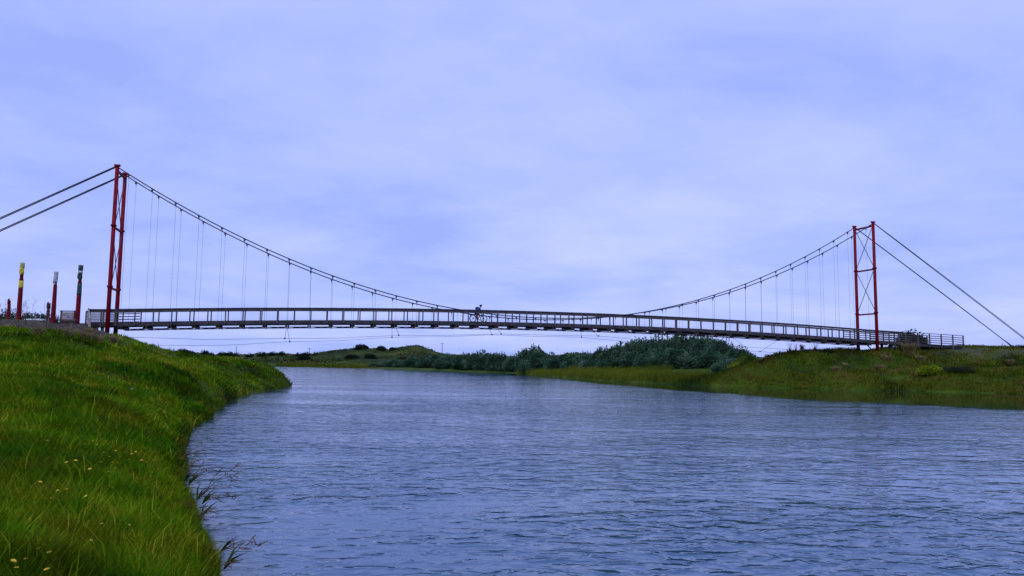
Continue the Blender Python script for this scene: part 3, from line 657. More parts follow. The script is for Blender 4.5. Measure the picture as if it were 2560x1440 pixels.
# supports below the ends
for s, l in ((-.5, .5), (-.5, 2.5), (82.2, .5), (82.6, 2.5), (83.8, .4), (83.8, 2.6)):
    bb(MB().box(B3(s, l, deck_z(s)-1.2), (.22, .22, 1.9), (UX, NX, ZX)), 'pile', WOOD_D)
bb(MB().box(B3(-2.0, 1.5, deck_z(-2)-.75), (1.2, 3.0, 1.4), (UX, NX, ZX)), 'abutment', WOODR)
bb(MB().tube(B3(80.3, 2.3, deck_z(80)-.4), B3(82.3, 2.3, 3.2), .07), 'raking_strut', STEEL)
# main cables, hangers, backstays
for l, ns, ls_ in ((0, -23.5, 0), (3.1, -22.5, 0)):
    pts = [B3(s, l, cable_z(s)) for s in np.linspace(0, SP, 81)]
    mc = MB(); mc.path(pts, .048, 8); bb(mc, 'main_cable', CABLE)
    zr = 18.95+.05; zl = 19.3+.07
    q = B3(-9, l, 19.3-.59*9); e = B3(-24.2, l, 19.3-.592*24.2)
    mb = MB(); mb.path([B3(0, l, zl), B3(-12, l, zl-.575*12-.25), e], .045, 6); mb.path([B3(0, l, zl-.1), B3(-12, l+.02, zl-.575*12-.37), e+NX*.05], .045, 6)
    bb(mb, 'backstay_cable', CABLE)
    e = B3(103.3, l, 4.75)
    mb = MB(); mb.path([B3(SP, l, zr), B3(92, l, zr-.592*(92-SP)-.12), e], .04, 6)
    dv = .17 if l == 0 else .03
    mb.path([B3(SP, l, zr-.06), B3(92, l, zr-.06-.592*(92-SP)-.12-dv*.5), e-ZX*dv], .04, 6)
    bb(mb, 'backstay_cable', CABLE)
    d_ = (e-B3(SP, l, zr)); d_ /= np.linalg.norm(d_)
    bb(MB().path([e-d_*2.2, e-d_*1.2, e+d_*.5], [.05, .085, .12], 8), 'anchor_socket', STEEL)
    cl = MB().box((0, 0, 0), (.26, .11, .13)); cl.box((0, 0, -.12), (.10, .06, .13)); cl_me = cl.mesh('cable_clamp', STEEL)
    for s in hs:
        zc = cable_z(s)-.02; sl = (cable_z(s+.3)-cable_z(s-.3))/.6
        h = MB(); h.tube(B3(s, l, zc-.1), B3(s, l, deck_z(s)-.55), .0095, n=6)
        if zc-deck_z(s) > .5: h.path([B3(s, l, zc-.42), B3(s, l, zc-.1)], [.012, .045], 6)
        ho = bb(h, 'hanger', CABLE)
        c = link('cable_clamp', cl_me, ho, B3(s, l, zc)-OR); c.rotation_euler = (0, -math.atan(sl), math.atan2(u2[1], u2[0]))
# wind cables under the deck with their ties
def wpt(px, py, l):
    d = ray(px, py); P = PL+n2*l; t = (P[0]*n2[0]+P[1]*n2[1])/(d[0]*n2[0]+d[1]*n2[1]); return np.array([0, 0, CZ])+d*t
near_w = [(300, 842, -4.2), (335, 843.6, -4), (420, 845.6, -3.2), (512, 848.7, -2.4), (712, 846, -1.3), (842, 845.5, -.95), (997, 838.2, -.75), (1106, 838.6, -.7), (1253, 834.8, -.65), (1370, 838, -.7), (1496, 840, -.75), (1574, 847, -1.1), (1700, 858, -1.8), (1863, 867, -2.8), (1990, 875, -3.8), (2060, 880, -4.5)]
far_w = [(379, 863, 8), (384, 863, 7.5), (524, 864, 5.8), (590, 862, 5.2), (724, 854, 4.4), (842, 852, 4.1), (980, 843, 3.85), (1106, 842, 3.8), (1230, 837, 3.75), (1340, 841, 3.8), (1454, 843, 3.85), (1555, 853, 4.3), (1700, 866, 5.2), (1900, 879, 7), (2040, 888, 9)]
for lst, l in ((near_w, -.08), (far_w, 3.08)):
    pts = [wpt(*q) for q in lst]; wc = bb(MB().path(pts, .015, 6), 'wind_cable', CABLE)
    for i, q in enumerate(lst):
        if q[0] in (712, 724, 997, 980, 1253, 1230, 1496, 1454, 1863, 1900):
            s = (pts[i][:2]-PL).dot(u2); sh = min(hs, key=lambda a: abs(a-s)); 
            sub(MB().tube(pts[i], B3(sh, l, deck_z(sh)-.6), .018, n=6), 'tie_rod', CABLE, wc)
            sub(MB().box(pts[i], (.14, .09, .13)), 'clamp', STEEL, wc)
# pale flared end rail on the left approach
fr = MB(); wa0 = B3(-1.6, .15, deck_z(0)+1.15); wb0 = at(225, 813, 63.6)
for k in range(3): fr.beam(wa0-ZX*.36*k+UX*.0, wb0+ZX*(.55-.36*k), .05, .09)
for t in (0, .45, .95):
    q = wa0*(1-t)+(wb0+ZX*.55)*t; fr.box(q-ZX*.55, (.10, .10, 1.3), (UX, NX, ZX))
fr.build('wing_fence', PALEWOOD, br, OR)

# anchor block on the left bank
q = at(381, 870, 70.5); q[2] = h1(q[0], q[1])
ab = empty('anchor_block', q, .25, label='small concrete anchor block on the left bank crest below the bridge', cat='anchor block')
zt_ = at(381, 862.5, 70.5)[2]-q[2]
MB().box((0, 0, zt_*.5-.2), (.34, .34, zt_+.4)).box((0, 0, zt_+.03), (.40, .40, .06)).build('block', CONC, ab)
MB().torus((0, 0, zt_+.12), .07, .015, (1, 0, 0), (0, 0, 1), 12, 5).build('shackle', STEEL, ab)

# ------------------------------------------------------------------ carved posts, sign, barrier, car
def carved(px, ybase, ytop, w, Y, segs, label, group='carved painted posts on the gravel pad'):
    """segs: (fraction0, fraction1, radius scale0, radius scale1, material, name)"""
    p = at(px, ybase, Y); gz = h1(p[0], p[1]); ztop_ = at(px, ytop, Y)[2]; H = ztop_-gz; r = w/F_PX*Y/2
    o = empty('carved_post', (p[0], p[1], gz), label=label, cat='carved post', group=group)
    for f0, f1, r0, r1, m, nm in segs:
        mb = MB(); a, b = H*f0, H*f1; K = max(2, int((b-a)/.12)); pts = []; rad = []
        for k in range(K+1):
            t = k/K; pts.append((0, 0, a+(b-a)*t-(.3 if f0 == 0 and k == 0 else 0))); rr = r*(r0+(r1-r0)*t)
            if nm in ('carved_head', 'carved_top'): rr *= 1+.07*math.sin(t*math.pi*3.3+r0*5)
            rad.append(rr)
        mb.path(pts, rad, 12)
        if nm == 'carved_head':   # brow, nose and cheeks facing the path
            zc = (a+b)/2; mb.blob((0, -r*.8, zc+.12), (r*.28, r*.4, .20)); mb.blob((-r*.4, -r*.75, zc+.2), (r*.25, r*.2, .08)); mb.blob((r*.4, -r*.75, zc+.2), (r*.25, r*.2, .08)); mb.blob((0, -r*.8, zc-.22), (r*.5, r*.25, .07))
            mb.blob((-r*1.0, 0, zc), (r*.3, r*.4, .25))
        mb.build(nm, m, o)
    return o
carved(46, 801, 657, 10.5, 60.5, [(0, .55, 1.1, .95, P_RED, 'shaft'), (.55, .68, 1.02, 1.0, P_YEL, 'painted_band'), (.68, .74, .95, .72, P_RED, 'neck'), (.74, .80, .7, .8, P_RED, 'shoulder'), (.80, .90, .9, .85, P_YEL, 'carved_head'), (.90, 1.0, .95, 1.0, P_OLIVE, 'carved_top')],
       'tall red carved post with yellow band and pale yellow top')
carved(132, 804, 679, 10, 60.5, [(0, .70, 1.15, .85, P_RED, 'shaft'), (.70, .78, .85, .62, P_RED, 'neck'), (.78, .84, .85, .85, P_WHITE, 'carved_head'), (.84, 1.0, .95, 1.0, P_WHITE, 'carved_top')],
       'tall red carved post with a white top')
carved(193, 807, 663, 11, 61, [(0, .48, 1.0, .95, P_RED, 'shaft'), (.48, .68, 1.0, .92, P_TEAL, 'painted_band'), (.68, .76, .9, .62, P_RED, 'neck'), (.76, .86, .85, .85, P_TEAL, 'carved_head'), (.86, .9, .9, .9, P_WHITE, 'painted_ring'), (.9, 1.0, .95, 1.0, P_TEAL, 'carved_top')],
       'tall red carved post with dark green and white top, nearest the bridge')
carved(20, 801, 751, 7.5, 61, [(0, .8, 1.1, .95, P_RED, 'shaft'), (.8, 1.0, .9, .8, P_RED, 'carved_head')], 'short plain red carved post at the far left of the gravel pad')
carved(119, 803, 758, 8, 61.5, [(0, .5, .95, 1, P_MAROON, 'shaft'), (.5, .72, 1.0, .7, P_MAROON, 'neck'), (.72, 1.0, 1.05, 1.05, P_MAROON, 'carved_head')], 'short dark maroon carved post beside the white-topped one')
p = at(169, 806, 62.5); gz = h1(p[0], p[1])
nb = empty('notice_board', (p[0], p[1], gz), R_(-4), label='framed information board on two posts between the carved posts', cat='notice board')
zt_ = at(169, 776, 62.5)[2]-gz
for x in (-.58, .58): MB().box((x, 0, zt_/2-.15), (.11, .13, zt_+.3)).build('post', PANELRED, nb)
MB().box((0, 0, zt_-.06), (1.3, .2, .08)).build('header', WOOD, nb)
pn = MB().box((0, -.02, zt_*.56), (1.02, .05, zt_*.62)).build('panel', PANEL, nb)
MB().box((.06, -.055, zt_*.55), (.2, .01, .16)).build('emblem', PURPLE, pn)
MB().box((-.25, -.055, zt_*.7), (.25, .01, .1)).build('picture', CONC, pn)
MB().box((0, -.02, zt_*.17), (1.02, .06, .24)).build('lower_board', WOODR, nb)
p = at(150, 806, 60.8); gz = h1(p[0], p[1])
lb = empty('log_barrier', (p[0], p[1], gz), R_(-6), label='low timber rail barrier in front of the information board', cat='barrier')
MB().beam((-.4, 0, .30), (1.35, 0, .30), .12, .11).build('rail', WOOD, lb)
for x in (-.3, .5, 1.25): MB().box((x, .02, .02), (.13, .13, .5)).build('post', WOODR, lb)
# wire fence along the foot of the pad
fpts = [at(-80, 810, 57.2), at(-40, 811, 57.2), at(10, 813, 57.2), at(63, 818, 57.4), at(120, 820, 58), at(177, 823, 58.6)]
p0 = fpts[0]; wf = empty('wire_fence', (p0[0], p0[1], h1(p0[0], p0[1])), label='thin grey wire fence along the front of the gravel slope', cat='fence')
of = np.array(wf.location); tops = []
for q in fpts:
    gz = h1(q[0], q[1]); MB().tube((q[0], q[1], gz-.2), (q[0], q[1], gz+.95), .022, n=6).build('post', WIRE, wf, of); tops.append(np.array([q[0], q[1], gz]))
w_ = MB()
for k in range(4):
    for a, b in zip(tops[:-1], tops[1:]): w_.tube(a+ZX*(.25+.21*k), b+ZX*(.25+.21*k), .004, n=4)
w_.build('wire', WIRE, wf, of)
# parked car mostly hidden by the rise
p = at(92, 806, 71); gz = h1(p[0], p[1])
zr = at(92, 792.5, 71)[2]
car = empty('parked_car', (p[0], p[1], zr-1.6), R_(12), label='pale silver car half hidden behind the gravel rise', cat='car')
prof_ = [(-2.05, .35), (-2.1, .75), (-1.95, .95), (-1.35, 1.0), (-.75, 1.38), (.55, 1.42), (1.15, 1.02), (1.95, .88), (2.1, .6), (2.08, .32)]
cb = MB(); K = len(prof_)
for yy, ins in ((-.82, 0), (.82, 0)):
    for x, z in prof_: cb.v.append(np.array([x, yy*(0.86 if z > 1.1 else 1), z]))
cb.face(list(range(K))); cb.face(list(range(2*K-1, K-1, -1)))
for i in range(K): cb.face([i, K+i, K+(i+1) % K, (i+1) % K])
cb.build('body', CARP, car)
ws = MB(); ws.box((.87, 0, 1.235), (.68, 1.2, .02), ((.832, 0, -.555), (0, 1, 0), (.555, 0, .832))); ws.build('windscreen', GLASS, car)
MB().box((-1.07, 0, 1.205), (.6, 1.15, .02), ((.845, 0, .535), (0, 1, 0), (-.535, 0, .845))).build('rear_window', GLASS, car)
for y in (-.79, .79): MB().box((-.1, y*.97, 1.17), (1.3, .03, .26)).build('side_window', GLASS, car)
for x in (-1.3, 1.3):
    for y in (-.8, .8): MB().tube((x, y-.1, .32), (x, y+.1, .32), .32, n=18).build('wheel', BLACK, car)
for y in (-.6, .6): MB().blob((2.05, y, .68), (.06, .16, .09)).build('headlight', GLASS, car)

# ------------------------------------------------------------------ utility poles
def upole(px, yb, yt, Y, label, cross=True, group='utility poles beyond the far ridge'):
    a = at(px, yb+6, Y); zt = at(px, yt, Y)[2]; H = zt-a[2]
    o = empty('utility_pole', a, R_(random.uniform(-10, 10)), label=label, cat='utility pole', group=group)
    MB().path([(0, 0, 0), (0, 0, H)], [.17, .12], 8).build('pole', POLEW, o)
    if cross:
        MB().box((0, -.15, H-.35), (1.7, .12, .14)).build('crossarm', POLEW, o)
        for x in (-.75, 0, .75): MB().tube((x, -.15, H-.28), (x, -.15, H-.08), .05, n=6).build('insulator', STEEL, o)
upole(1105, 884, 857.5, 375, 'nearest utility pole with crossarm right of the grassy dune peak')
upole(773, 884, 870, 375, 'thin utility pole with crossarm on the skyline left of the dune')
upole(590, 886, 865, 375, 'thin utility pole above the low far ridge, leftmost but for a tiny one', cross=False)
upole(434, 880, 868.5, 375, 'tiny faint utility pole at the left end of the far ridge', cross=False)
for px, yt, lb in ((1016, 858.5, 'left marker post on the grassy dune peak'), (1040, 858.5, 'right marker post on the grassy dune peak')):
    Y = 358; a = at(px, 865.5, Y); zt = at(px, yt, Y)[2]
    o = empty('marker_post', a, label=lb, cat='post', group='marker posts on the dune'); MB().path([(0, 0, 0), (0, 0, zt-a[2])], [.09, .08], 6).build('post', POLEW, o)

# saplings with guards on the right bank
def sapling(px, yb, yt, wpx, label, guard=True, bushy=0, Y=88):
    p = at(px, yb, Y); gz = h1(p[0], p[1]); zt = at(px, yt, Y)[2]; H = max(.5, zt-gz); w = wpx/F_PX*Y
    o = empty('sapling', (p[0], p[1], gz), label=label, cat='sapling', group='saplings on the right bank')
    st = MB(); st.path([(0, 0, -.1), (0, 0, H*.4)], [.03, .02], 5)
    for i in range(7):
        a = random.uniform(0, 6.28); q = random.uniform(.2, .5)*w; st.path([(0, 0, H*.25), (q*.5*math.cos(a), q*.5*math.sin(a), H*.6), (q*math.cos(a), q*math.sin(a), H*random.uniform(.8, 1))], [.016, .012, .006], 4)
    st.build('stem', BARK, o)
    c = link('foliage', CRL[0], o); k = .5 if bushy else .3; c.scale = (w*k, w*k, H*(.95 if bushy else .45))
    if guard:
        gd = MB()
        for i in range(9):
            a = 6.28*i/9; gd.path([(w*.35*math.cos(a), w*.35*math.sin(a), 0), (w*.62*math.cos(a), w*.62*math.sin(a), H)], .006, 4)
        gd.build('wire_guard', WIRE, o)
sapling(1975, 881, 855, 12, 'leafless young sapling in a flared wire guard, leftmost on the right bank')
sapling(1990, 881, 857, 9, 'thin sapling guard close to the leftmost one', True)
sapling(2005, 880, 861, 15, 'small dark leafy sapling between the wire guards', False, 1)
sapling(2038, 879, 857, 18, 'sapling in a wide flared wire guard nearest the right tower')

# ------------------------------------------------------------------ bicycle and rider
bs = 33.25; bz = deck_z(bs); bl = 1.1
bp0 = B3(bs, bl, bz); yaw = math.atan2(u2[1], u2[0]); pit = math.atan((deck_z(bs+.5)-deck_z(bs-.5)))
bike = empty('bicycle', bp0, yaw, label='dark mountain bicycle ridden across the bridge deck', cat='bicycle')
RWc = (-.56, 0, .365); FWc = (.56, 0, .365)
for nm, c in (('rear_wheel', RWc), ('front_wheel', FWc)):
    w = MB().torus(c, .335, .036, (1, 0, 0), (0, 0, 1), 32, 8).build(nm, BLACK, bike)
    MB().torus(c, .300, .010, (1, 0, 0), (0, 0, 1), 32, 5).build('rim', ALLOY, w)
    sp = MB()
    for i in range(20):
        t = 2*math.pi*i/20; sp.tube(c, (c[0]+.3*math.cos(t), 0, c[2]+.3*math.sin(t)), .0025, n=3)
    sp.tube((c[0], -.05, c[2]), (c[0], .05, c[2]), .03, n=10); sp.build('spokes', ALLOY, w)
BBk = (-.13, 0, .33); SEAT = (-.30, 0, .86); HD = (.36, 0, .78); HDt = (.33, 0, .90)
fm = MB(); fm.tube(BBk, SEAT, .022); fm.tube(BBk, HD, .034); fm.tube((-.26, 0, .74), HDt, .028); fm.tube(HD, HDt, .03)
for y in (-.06, .06): fm.tube((BBk[0], y*.5, BBk[2]), (RWc[0], y, RWc[2]), .012); fm.tube((-.27, y*.4, .76), (RWc[0], y, RWc[2]), .010)
fm.build('frame', BIKE, bike)
fk = MB()
for y in (-.055, .055): fk.tube((.375, y, .74), (FWc[0], y, FWc[2]), .024)
fk.tube((.375, -.06, .74), (.375, .06, .74), .022); fk.build('fork', BIKE, bike)
hb = MB(); hb.tube(HDt, (.38, 0, .98), .016); hb.path([(.34, -.34, .995), (.38, -.1, .98), (.38, .1, .98), (.34, .34, .995)], .013, 8); hb.build('handlebar', BIKE, bike)
MB().blob((-.33, 0, .90), (.14, .07, .03)).build('saddle', BLACK, bike)
cr = MB(); cr.torus((BBk[0], -.05, BBk[2]), .085, .008, (1, 0, 0), (0, 0, 1), 20, 5); cr.tube((BBk[0], -.08, BBk[2]), (BBk[0]+.10, -.08, BBk[2]-.14), .012); cr.tube((BBk[0], .08, BBk[2]), (BBk[0]-.10, .08, BBk[2]+.14), .012)
cr.build('crankset', ALLOY, bike)
MB().torus((RWc[0], -.05, RWc[2]), .05, .012, (1, 0, 0), (0, 0, 1), 16, 5).build('cassette', ALLOY, bike)
PDn = (BBk[0]+.10, -.14, BBk[2]-.14); PDf = (BBk[0]-.10, .14, BBk[2]+.14)
for q in (PDn, PDf): MB().box(q, (.09, .10, .02)).build('pedal', BLACK, bike)
# rider: one skinned surface
def skin_obj(name, verts, edges, radii, mat, parent, sub_=2, root=0):
    me = bpy.data.meshes.new(name); me.from_pydata(verts, edges, []); o = link(name, me, parent); me.materials.append(mat)
    sk = o.modifiers.new('skin', 'SKIN'); 
    for i, r in enumerate(radii): me.skin_vertices[0].data[i].radius = (r*1.08, r*1.08) if not hasattr(r, '__len__') else (r[0]*1.08, r[1]*1.08)
    for i in range(len(verts)): me.skin_vertices[0].data[i].use_root = (i == root)
    sk.use_smooth_shade = True; sb_ = o.modifiers.new('sub', 'SUBSURF'); sb_.levels = sub_; sb_.render_levels = sub_
    return o
person = empty('person', bp0, yaw, label='cyclist in blue jacket, backpack and dark helmet riding bent over across the bridge', cat='person')
V = [(-.31, 0, .98), (-.22, 0, 1.12), (-.06, 0, 1.27), (.08, 0, 1.37), (.16, 0, 1.45), (.22, 0, 1.54), (.25, 0, 1.63)]   # pelvis..neck..head
Rr = [(.13, .11), (.13, .11), (.15, .12), (.14, .11), (.055, .055), (.085, .078), (.085, .08)]
Eg = [(i, i+1) for i in range(6)]
def add(pts, rad, frm):
    k = len(V)
    for p, r in zip(pts, rad): V.append(p); Rr.append(r)
    Eg.append((frm, k)); Eg.extend((k+i, k+i+1) for i in range(len(pts)-1)); return k
for s, y in ((-1, -.1), (1, .1)):
    PD = PDn if s < 0 else PDf
    kn = (.10, y*1.3, .74) if s < 0 else (.13, y*1.3, .86)
    add([(-.22, y*1.05, .93), ((-.22+kn[0])/2, y*1.2, (.93+kn[2])/2+.02), kn, ((kn[0]+PD[0]-.04)/2, y*1.3, (kn[2]+PD[2]+.1)/2), (PD[0]-.05, PD[1], PD[2]+.10), (PD[0]+.0, PD[1], PD[2]+.04), (PD[0]+.10, PD[1], PD[2]+.03)], [.095, .085, .06, .058, .036, .034, .028], 0)
    k0 = add([(.08, s*.19, 1.35), (.17, s*.27, 1.17), (.26, s*.30, 1.07), (.335, s*.30, 1.02)], [.06, .045, .034, .026], 3)
    w = len(V)-1
    for j, dy in enumerate((-.03, -.01, .01, .03)):
        add([(.375, s*.30+dy, 1.025), (.395, s*.30+dy, 1.0), (.375, s*.30+dy, .975)], [.010, .009, .008], w)
    add([(.35, s*.30-s*.035, 1.0), (.365, s*.30-s*.045, .98)], [.011, .009], w)
skin_obj('body', V, Eg, Rr, SKIN, person)
jk = [(-.27, 0, 1.03), (-.2, 0, 1.13), (-.06, 0, 1.28), (.08, 0, 1.385), (.13, 0, 1.42)]; jr = [(.18, .165), (.18, .17), (.20, .185), (.185, .17), (.10, .10)]
jv = list(jk); je = [(0, 1), (1, 2), (2, 3), (3, 4)]
for s in (-1, 1):
    k = len(jv); jv += [(.08, s*.2, 1.355), (.17, s*.275, 1.175), (.26, s*.3, 1.075), (.32, s*.3, 1.03)]; jr += [.078, .06, .048, .036]; je += [(3, k), (k, k+1), (k+1, k+2), (k+2, k+3)]
skin_obj('jacket', jv, je, jr, JACKET, person)
sv = [(-.30, 0, .98)]; sr = [(.15, .13)]; se = []
for s in (-1, 1):
    kn = (.06, s*.125, .79) if s < 0 else (.09, s*.125, .88); k = len(sv); sv += [(-.22, s*.105, .935), ((-.22+kn[0])/2, s*.12, (.93+kn[2])/2+.02), kn]; sr += [.115, .1, .08]; se += [(0, k), (k, k+1), (k+1, k+2)]
skin_obj('shorts', sv, se, sr, SHORTS, person)
MB().blob((-.12, 0, 1.40), (.23, .15, .14)).build('backpack', PACKC, person).rotation_euler = (0, 0, 0)
hm = MB().blob((.235, 0, 1.675), (.155, .115, .105), 14, 8); hm.box((.35, 0, 1.665), (.10, .13, .015)); hm.build('helmet', HELMET, person)
fc = MB().blob((.335, 0, 1.59), (.022, .016, .025)); fc.build('nose', SKIN, person)
for s in (-1, 1):
    MB().blob((.24, s*.085, 1.60), (.02, .012, .032)).build('ear', SKIN, person)
    MB().blob((.318, s*.032, 1.615), (.010, .012, .008)).build('eye', BLACK, person)
MB().box((.325, 0, 1.555), (.012, .045, .008)).build('mouth', P_MAROON, person)
for q in (PDn, PDf): MB().blob((q[0]+.03, q[1], q[2]+.045), (.14, .05, .04)).build('shoe', BLACK, person)

# ------------------------------------------------------------------ flowers and weeds
fl = [(430, 8), (850, 10), (497, 82), (945, 115), (1000, 90), (1058, 100), (1003, 155), (1100, 157), (1205, 130), (1240, 110), (607, 207), (822, 268), (1030, 205), (1075, 212), (1170, 183), (1050, 260), (995, 293), (1295, 188), (1340, 202), (1410, 190), (1390, 296), (367, 385), (525, 465), (610, 452), (1028, 437), (470, 535), (785, 515), (930, 767), (1180, 778), (835, 920), (347, 996), (448, 1030), (122, 1110), (150, 1170), (425, 1187), (235, 1090), (770, 40), (890, 45), (925, 205), (690, 190)]
def flower_mesh(mat, R):
    mb = MB()
    for ring, (n, r1, up_) in enumerate(((12, R, .25), (9, R*.7, .6))):
        for i in range(n):
            a = 6.283*i/n+ring*.3; c, s_ = math.cos(a), math.sin(a); b = len(mb.v); w = R*.22
            mb.v += [(0, 0, .002*ring), (c*r1*.6-s_*w, s_*r1*.6+c*w, r1*up_*.6), (c*r1, s_*r1, r1*up_), (c*r1*.6+s_*w, s_*r1*.6-c*w, r1*up_*.6)]
            mb.face([b, b+1, b+2, b+3])
    mb.blob((0, 0, R*.12), (R*.35, R*.35, R*.25)); return mb.mesh('flower_head', mat)
FH = flower_mesh(YELLOWF, 1.0); FW = flower_mesh(WHITEF, 1.0)
stem_me = MB().path([(0, 0, 0), (.01, .005, .5), (0, 0, 1)], [.012, .009, .008], 5).mesh('stem', STEMG)
def flower(px, py, R, me, label, group, name, hh=.19):
    d = ray(px, py); q = ground_hit(px, py+0); Y = q[1]; hh = hh*random.uniform(.8, 1.1)
    # root a little nearer so that the head shows where the photo has it
    for _ in range(8):
        q2 = at(px, py, Y); g = h1(q2[0], q2[1]); 
        if q2[2]-g > hh: break
        Y -= .02*Y
    q2 = at(px, py, Y); g = h1(q2[0], q2[1]); hh = max(.1, q2[2]-g)
    o = empty(name, (q2[0], q2[1], g), random.uniform(0, 6), label=label, cat='flower', group=group)
    s = link('stem', stem_me, o); s.scale = (.3, .3, hh)
    h = link('flower_head', me, o, (0, 0, hh)); h.scale = (R, R, R*1.1); h.rotation_euler = (random.uniform(-.4, .4), random.uniform(-.4, .4), 0)
for i, (x, y) in enumerate(fl):
    px, py = x/3.657, 1100+y/3.657; big = 1.0 if y < 320 else 1.0
    flower(px, py, random.uniform(.016, .023) if y > 320 else random.uniform(.021, .03), FH, 'small yellow daisy-like flower in the left bank grass', 'yellow flowers in the left bank grass', 'yellow_flower')
flower(330, 973, .085, FW, 'single white flower head high on the left grass bank', None, 'white_flower', .5)

def weed(stems, label, heads=True):
    """stems: pixel paths of shoots leaning out over the water from one root"""
    px, py = stems[0][0]; d = ray(px, py); q = np.array([0, 0, CZ])+d*(-(CZ-.12)/d[2]); Y0 = q[1]
    o = empty('water_weed', q, label=label, cat='weed', group='weeds leaning over the water by the left bank')
    for st in stems:
        pts = [at(x, y, Y0-.06*i+random.uniform(-.05, .05)) for i, (x, y) in enumerate(st)]
        # smooth
        fine = []
        for i in range(len(pts)-1):
            for t in (0, .34, .67): fine.append(pts[i]*(1-t)+pts[i+1]*t+np.array([0, 0, math.sin(t*3.14)*.02]))
        fine.append(pts[-1]); n = len(fine)
        so = MB().path(fine, [.0065*(1-.6*i/n) for i in range(n)], 5).build('stem', DRYST if heads else STEMG, o, q)
        hd = MB().path(fine[-4:], .003, 4); e = fine[-1]
        for k in range(7):
            b = fine[max(0, n-1-k//2)]; c = b+np.array([random.uniform(-.09, .12), random.uniform(-.05, .05), random.uniform(-.05, .08)]); hd.path([b, (b+c)/2+ZX*.01, c], [.003, .008, .004], 4)
        hd.build('seed_head', DRYST, so, q)
    lf = MB()
    for k in range(7):
        a = random.uniform(-1.2, 1.6); L = random.uniform(.15, .4); dr = np.array([math.cos(a), random.uniform(-.4, .4), 1.0+math.sin(a)*.3]); dr /= np.linalg.norm(dr); b = len(lf.v); sd = np.array([.012, .004, 0])
        e = q+dr*L*.6; t = q+dr*L+np.array([.06, 0, -.02]); lf.v += [q-sd, q+sd, e+sd, e-sd, t]; lf.face([b, b+1, b+2, b+3]); lf.face([b+3, b+2, b+4])
    lf.build('leaf', STEMG, o, q)
def c8(*pts): return [(440+x/3.79, 1060+y/3.79) for x, y in pts]
weed([c8((60, 560), (110, 430), (200, 260)), c8((60, 560), (150, 400), (240, 240))], 'thin weed stems highest up the left shoreline')
weed([c8((120, 575), (180, 480), (300, 330)), c8((120, 575), (140, 470), (150, 380)), c8((120, 575), (230, 480), (320, 440))], 'spreading weed with branching stems above the broad green blade')
weed([c8((200, 720), (300, 610), (400, 450)), c8((200, 720), (340, 580), (470, 480), (600, 380)), c8((200, 720), (330, 610), (500, 600), (545, 490))], 'longest weed with a broad green blade leaning over the water')
weed([c8((250, 755), (370, 690), (500, 680), (550, 720)), c8((250, 755), (360, 710), (440, 740))], 'low drooping weed just below the longest one')
weed([c8((235, 885), (290, 850), (350, 830))], 'short weed stub at the water edge')
weed([c8((400, 1240), (480, 1180), (600, 1120), (700, 1110), (780, 1160)), c8((400, 1240), (500, 1180), (640, 1190))], 'arching weed low down near the bottom of the bank')
weed([c8((455, 1375), (490, 1340), (525, 1330))], 'small dark curled weed at the lowest part of the bank')
weed([c8((40, 400), (80, 330), (130, 250)), c8((40, 400), (100, 300), (250, 180))], 'reddish weed tuft hanging over the ripples below the grass bend')

# ------------------------------------------------------------------ world and light
SUN_EL, SUN_AZ = R_(48), R_(200)
w = bpy.data.worlds.new('World'); scene.world = w; w.use_nodes = True; nt = w.node_tree; N = nt.nodes; Lk = nt.links
bg = N['Background']; bg.inputs['Strength'].default_value = .1
sky = N.new('ShaderNodeTexSky'); sky.sky_type = 'NISHITA'; sky.sun_disc = False; sky.sun_elevation = SUN_EL; sky.sun_rotation = SUN_AZ
tc = N.new('ShaderNodeTexCoord'); sx_ = N.new('ShaderNodeSeparateXYZ'); Lk.new(tc.outputs['Generated'], sx_.inputs[0])
def math_(op, a, b=None, c=None):
    m = N.new('ShaderNodeMath'); m.operation = op
    for i, v in enumerate((a, b, c)):
        if v is None: continue
        if isinstance(v, (int, float)): m.inputs[i].default_value = v
        else: Lk.new(v, m.inputs[i])
    return m.outputs[0]
zz = math_('ADD', math_('MAXIMUM', sx_.outputs['Z'], 0.0), .14)
cx = math_('DIVIDE', sx_.outputs['X'], zz); cy = math_('DIVIDE', sx_.outputs['Y'], zz)
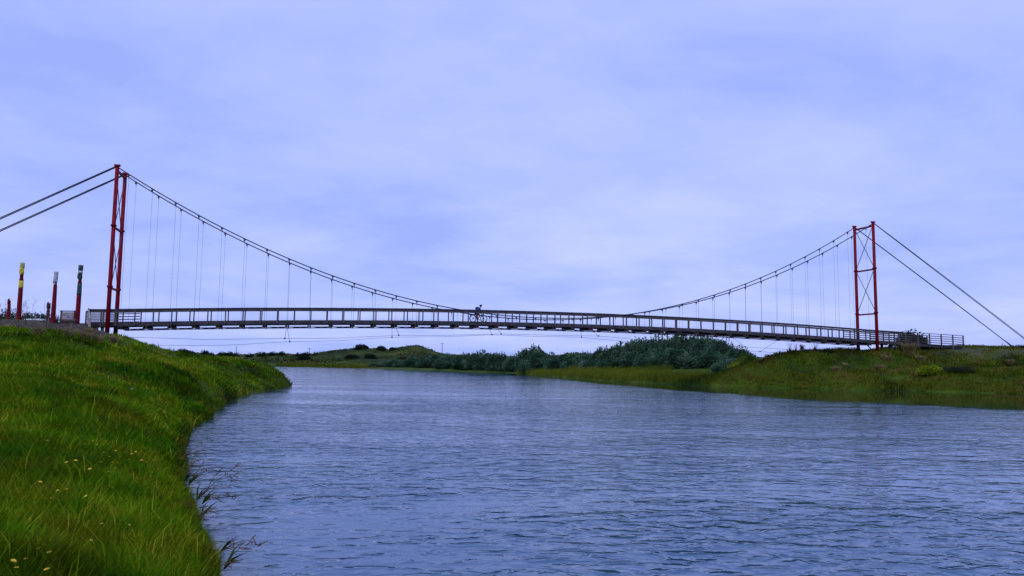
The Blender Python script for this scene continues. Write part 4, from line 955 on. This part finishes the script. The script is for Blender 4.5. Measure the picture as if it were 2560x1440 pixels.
cmb = N.new('ShaderNodeCombineXYZ'); Lk.new(cx, cmb.inputs[0]); Lk.new(cy, cmb.inputs[1])
def cl_noise(scale, det, st, rot, rough=.55, off=(0, 0, 0), dist=.4):
    mp = N.new('ShaderNodeMapping'); mp.inputs['Scale'].default_value = st; mp.inputs['Rotation'].default_value = (0, 0, rot); mp.inputs['Location'].default_value = off
    n = N.new('ShaderNodeTexNoise'); n.inputs['Scale'].default_value = scale; n.inputs['Detail'].default_value = det; n.inputs['Roughness'].default_value = rough; n.inputs['Distortion'].default_value = dist
    Lk.new(cmb.outputs[0], mp.inputs[0]); Lk.new(mp.outputs[0], n.inputs['Vector']); return n.outputs['Fac']
a = cl_noise(.75, 5, (1, 1.0, 1), .5, off=(3.1, 1.2, 0)); b = cl_noise(2.2, 6, (.9, 1.1, 1), -.3, .6); c = cl_noise(.3, 3, (1, 1, 1), .2, off=(5, 2, 0))
mixn = math_('ADD', math_('ADD', math_('MULTIPLY', a, .5), math_('MULTIPLY', b, .22)), math_('MULTIPLY', c, .28))
cr_ = ramp(N, [(3.55, 4.6, 10.2), (4.35, 5.4, 11.0), (5.2, 6.15, 11.6), (5.9, 6.8, 12.0)], [.38, .46, .55, .64]); Lk.new(mixn, cr_.inputs[0])
mx = N.new('ShaderNodeMixRGB'); mx.inputs[0].default_value = .94; Lk.new(sky.outputs[0], mx.inputs[1]); Lk.new(cr_.outputs[0], mx.inputs[2]); Lk.new(mx.outputs[0], bg.inputs['Color'])
sd = bpy.data.lights.new('sun', 'SUN'); sd.energy = 1.35; sd.angle = R_(14); sd.color = (1, .95, .86)
so = bpy.data.objects.new('sun', sd); COL.objects.link(so)
dirv = Vector((math.sin(SUN_AZ)*math.cos(SUN_EL), math.cos(SUN_AZ)*math.cos(SUN_EL), math.sin(SUN_EL)))
so.rotation_euler = dirv.to_track_quat('Z', 'Y').to_euler(); so.location = (0, 0, 40)
scene.view_settings.view_transform = 'Standard'; scene.view_settings.look = 'None'; scene.view_settings.gamma = 1; scene.view_settings.exposure = 0
scene.view_settings.use_curve_mapping = False
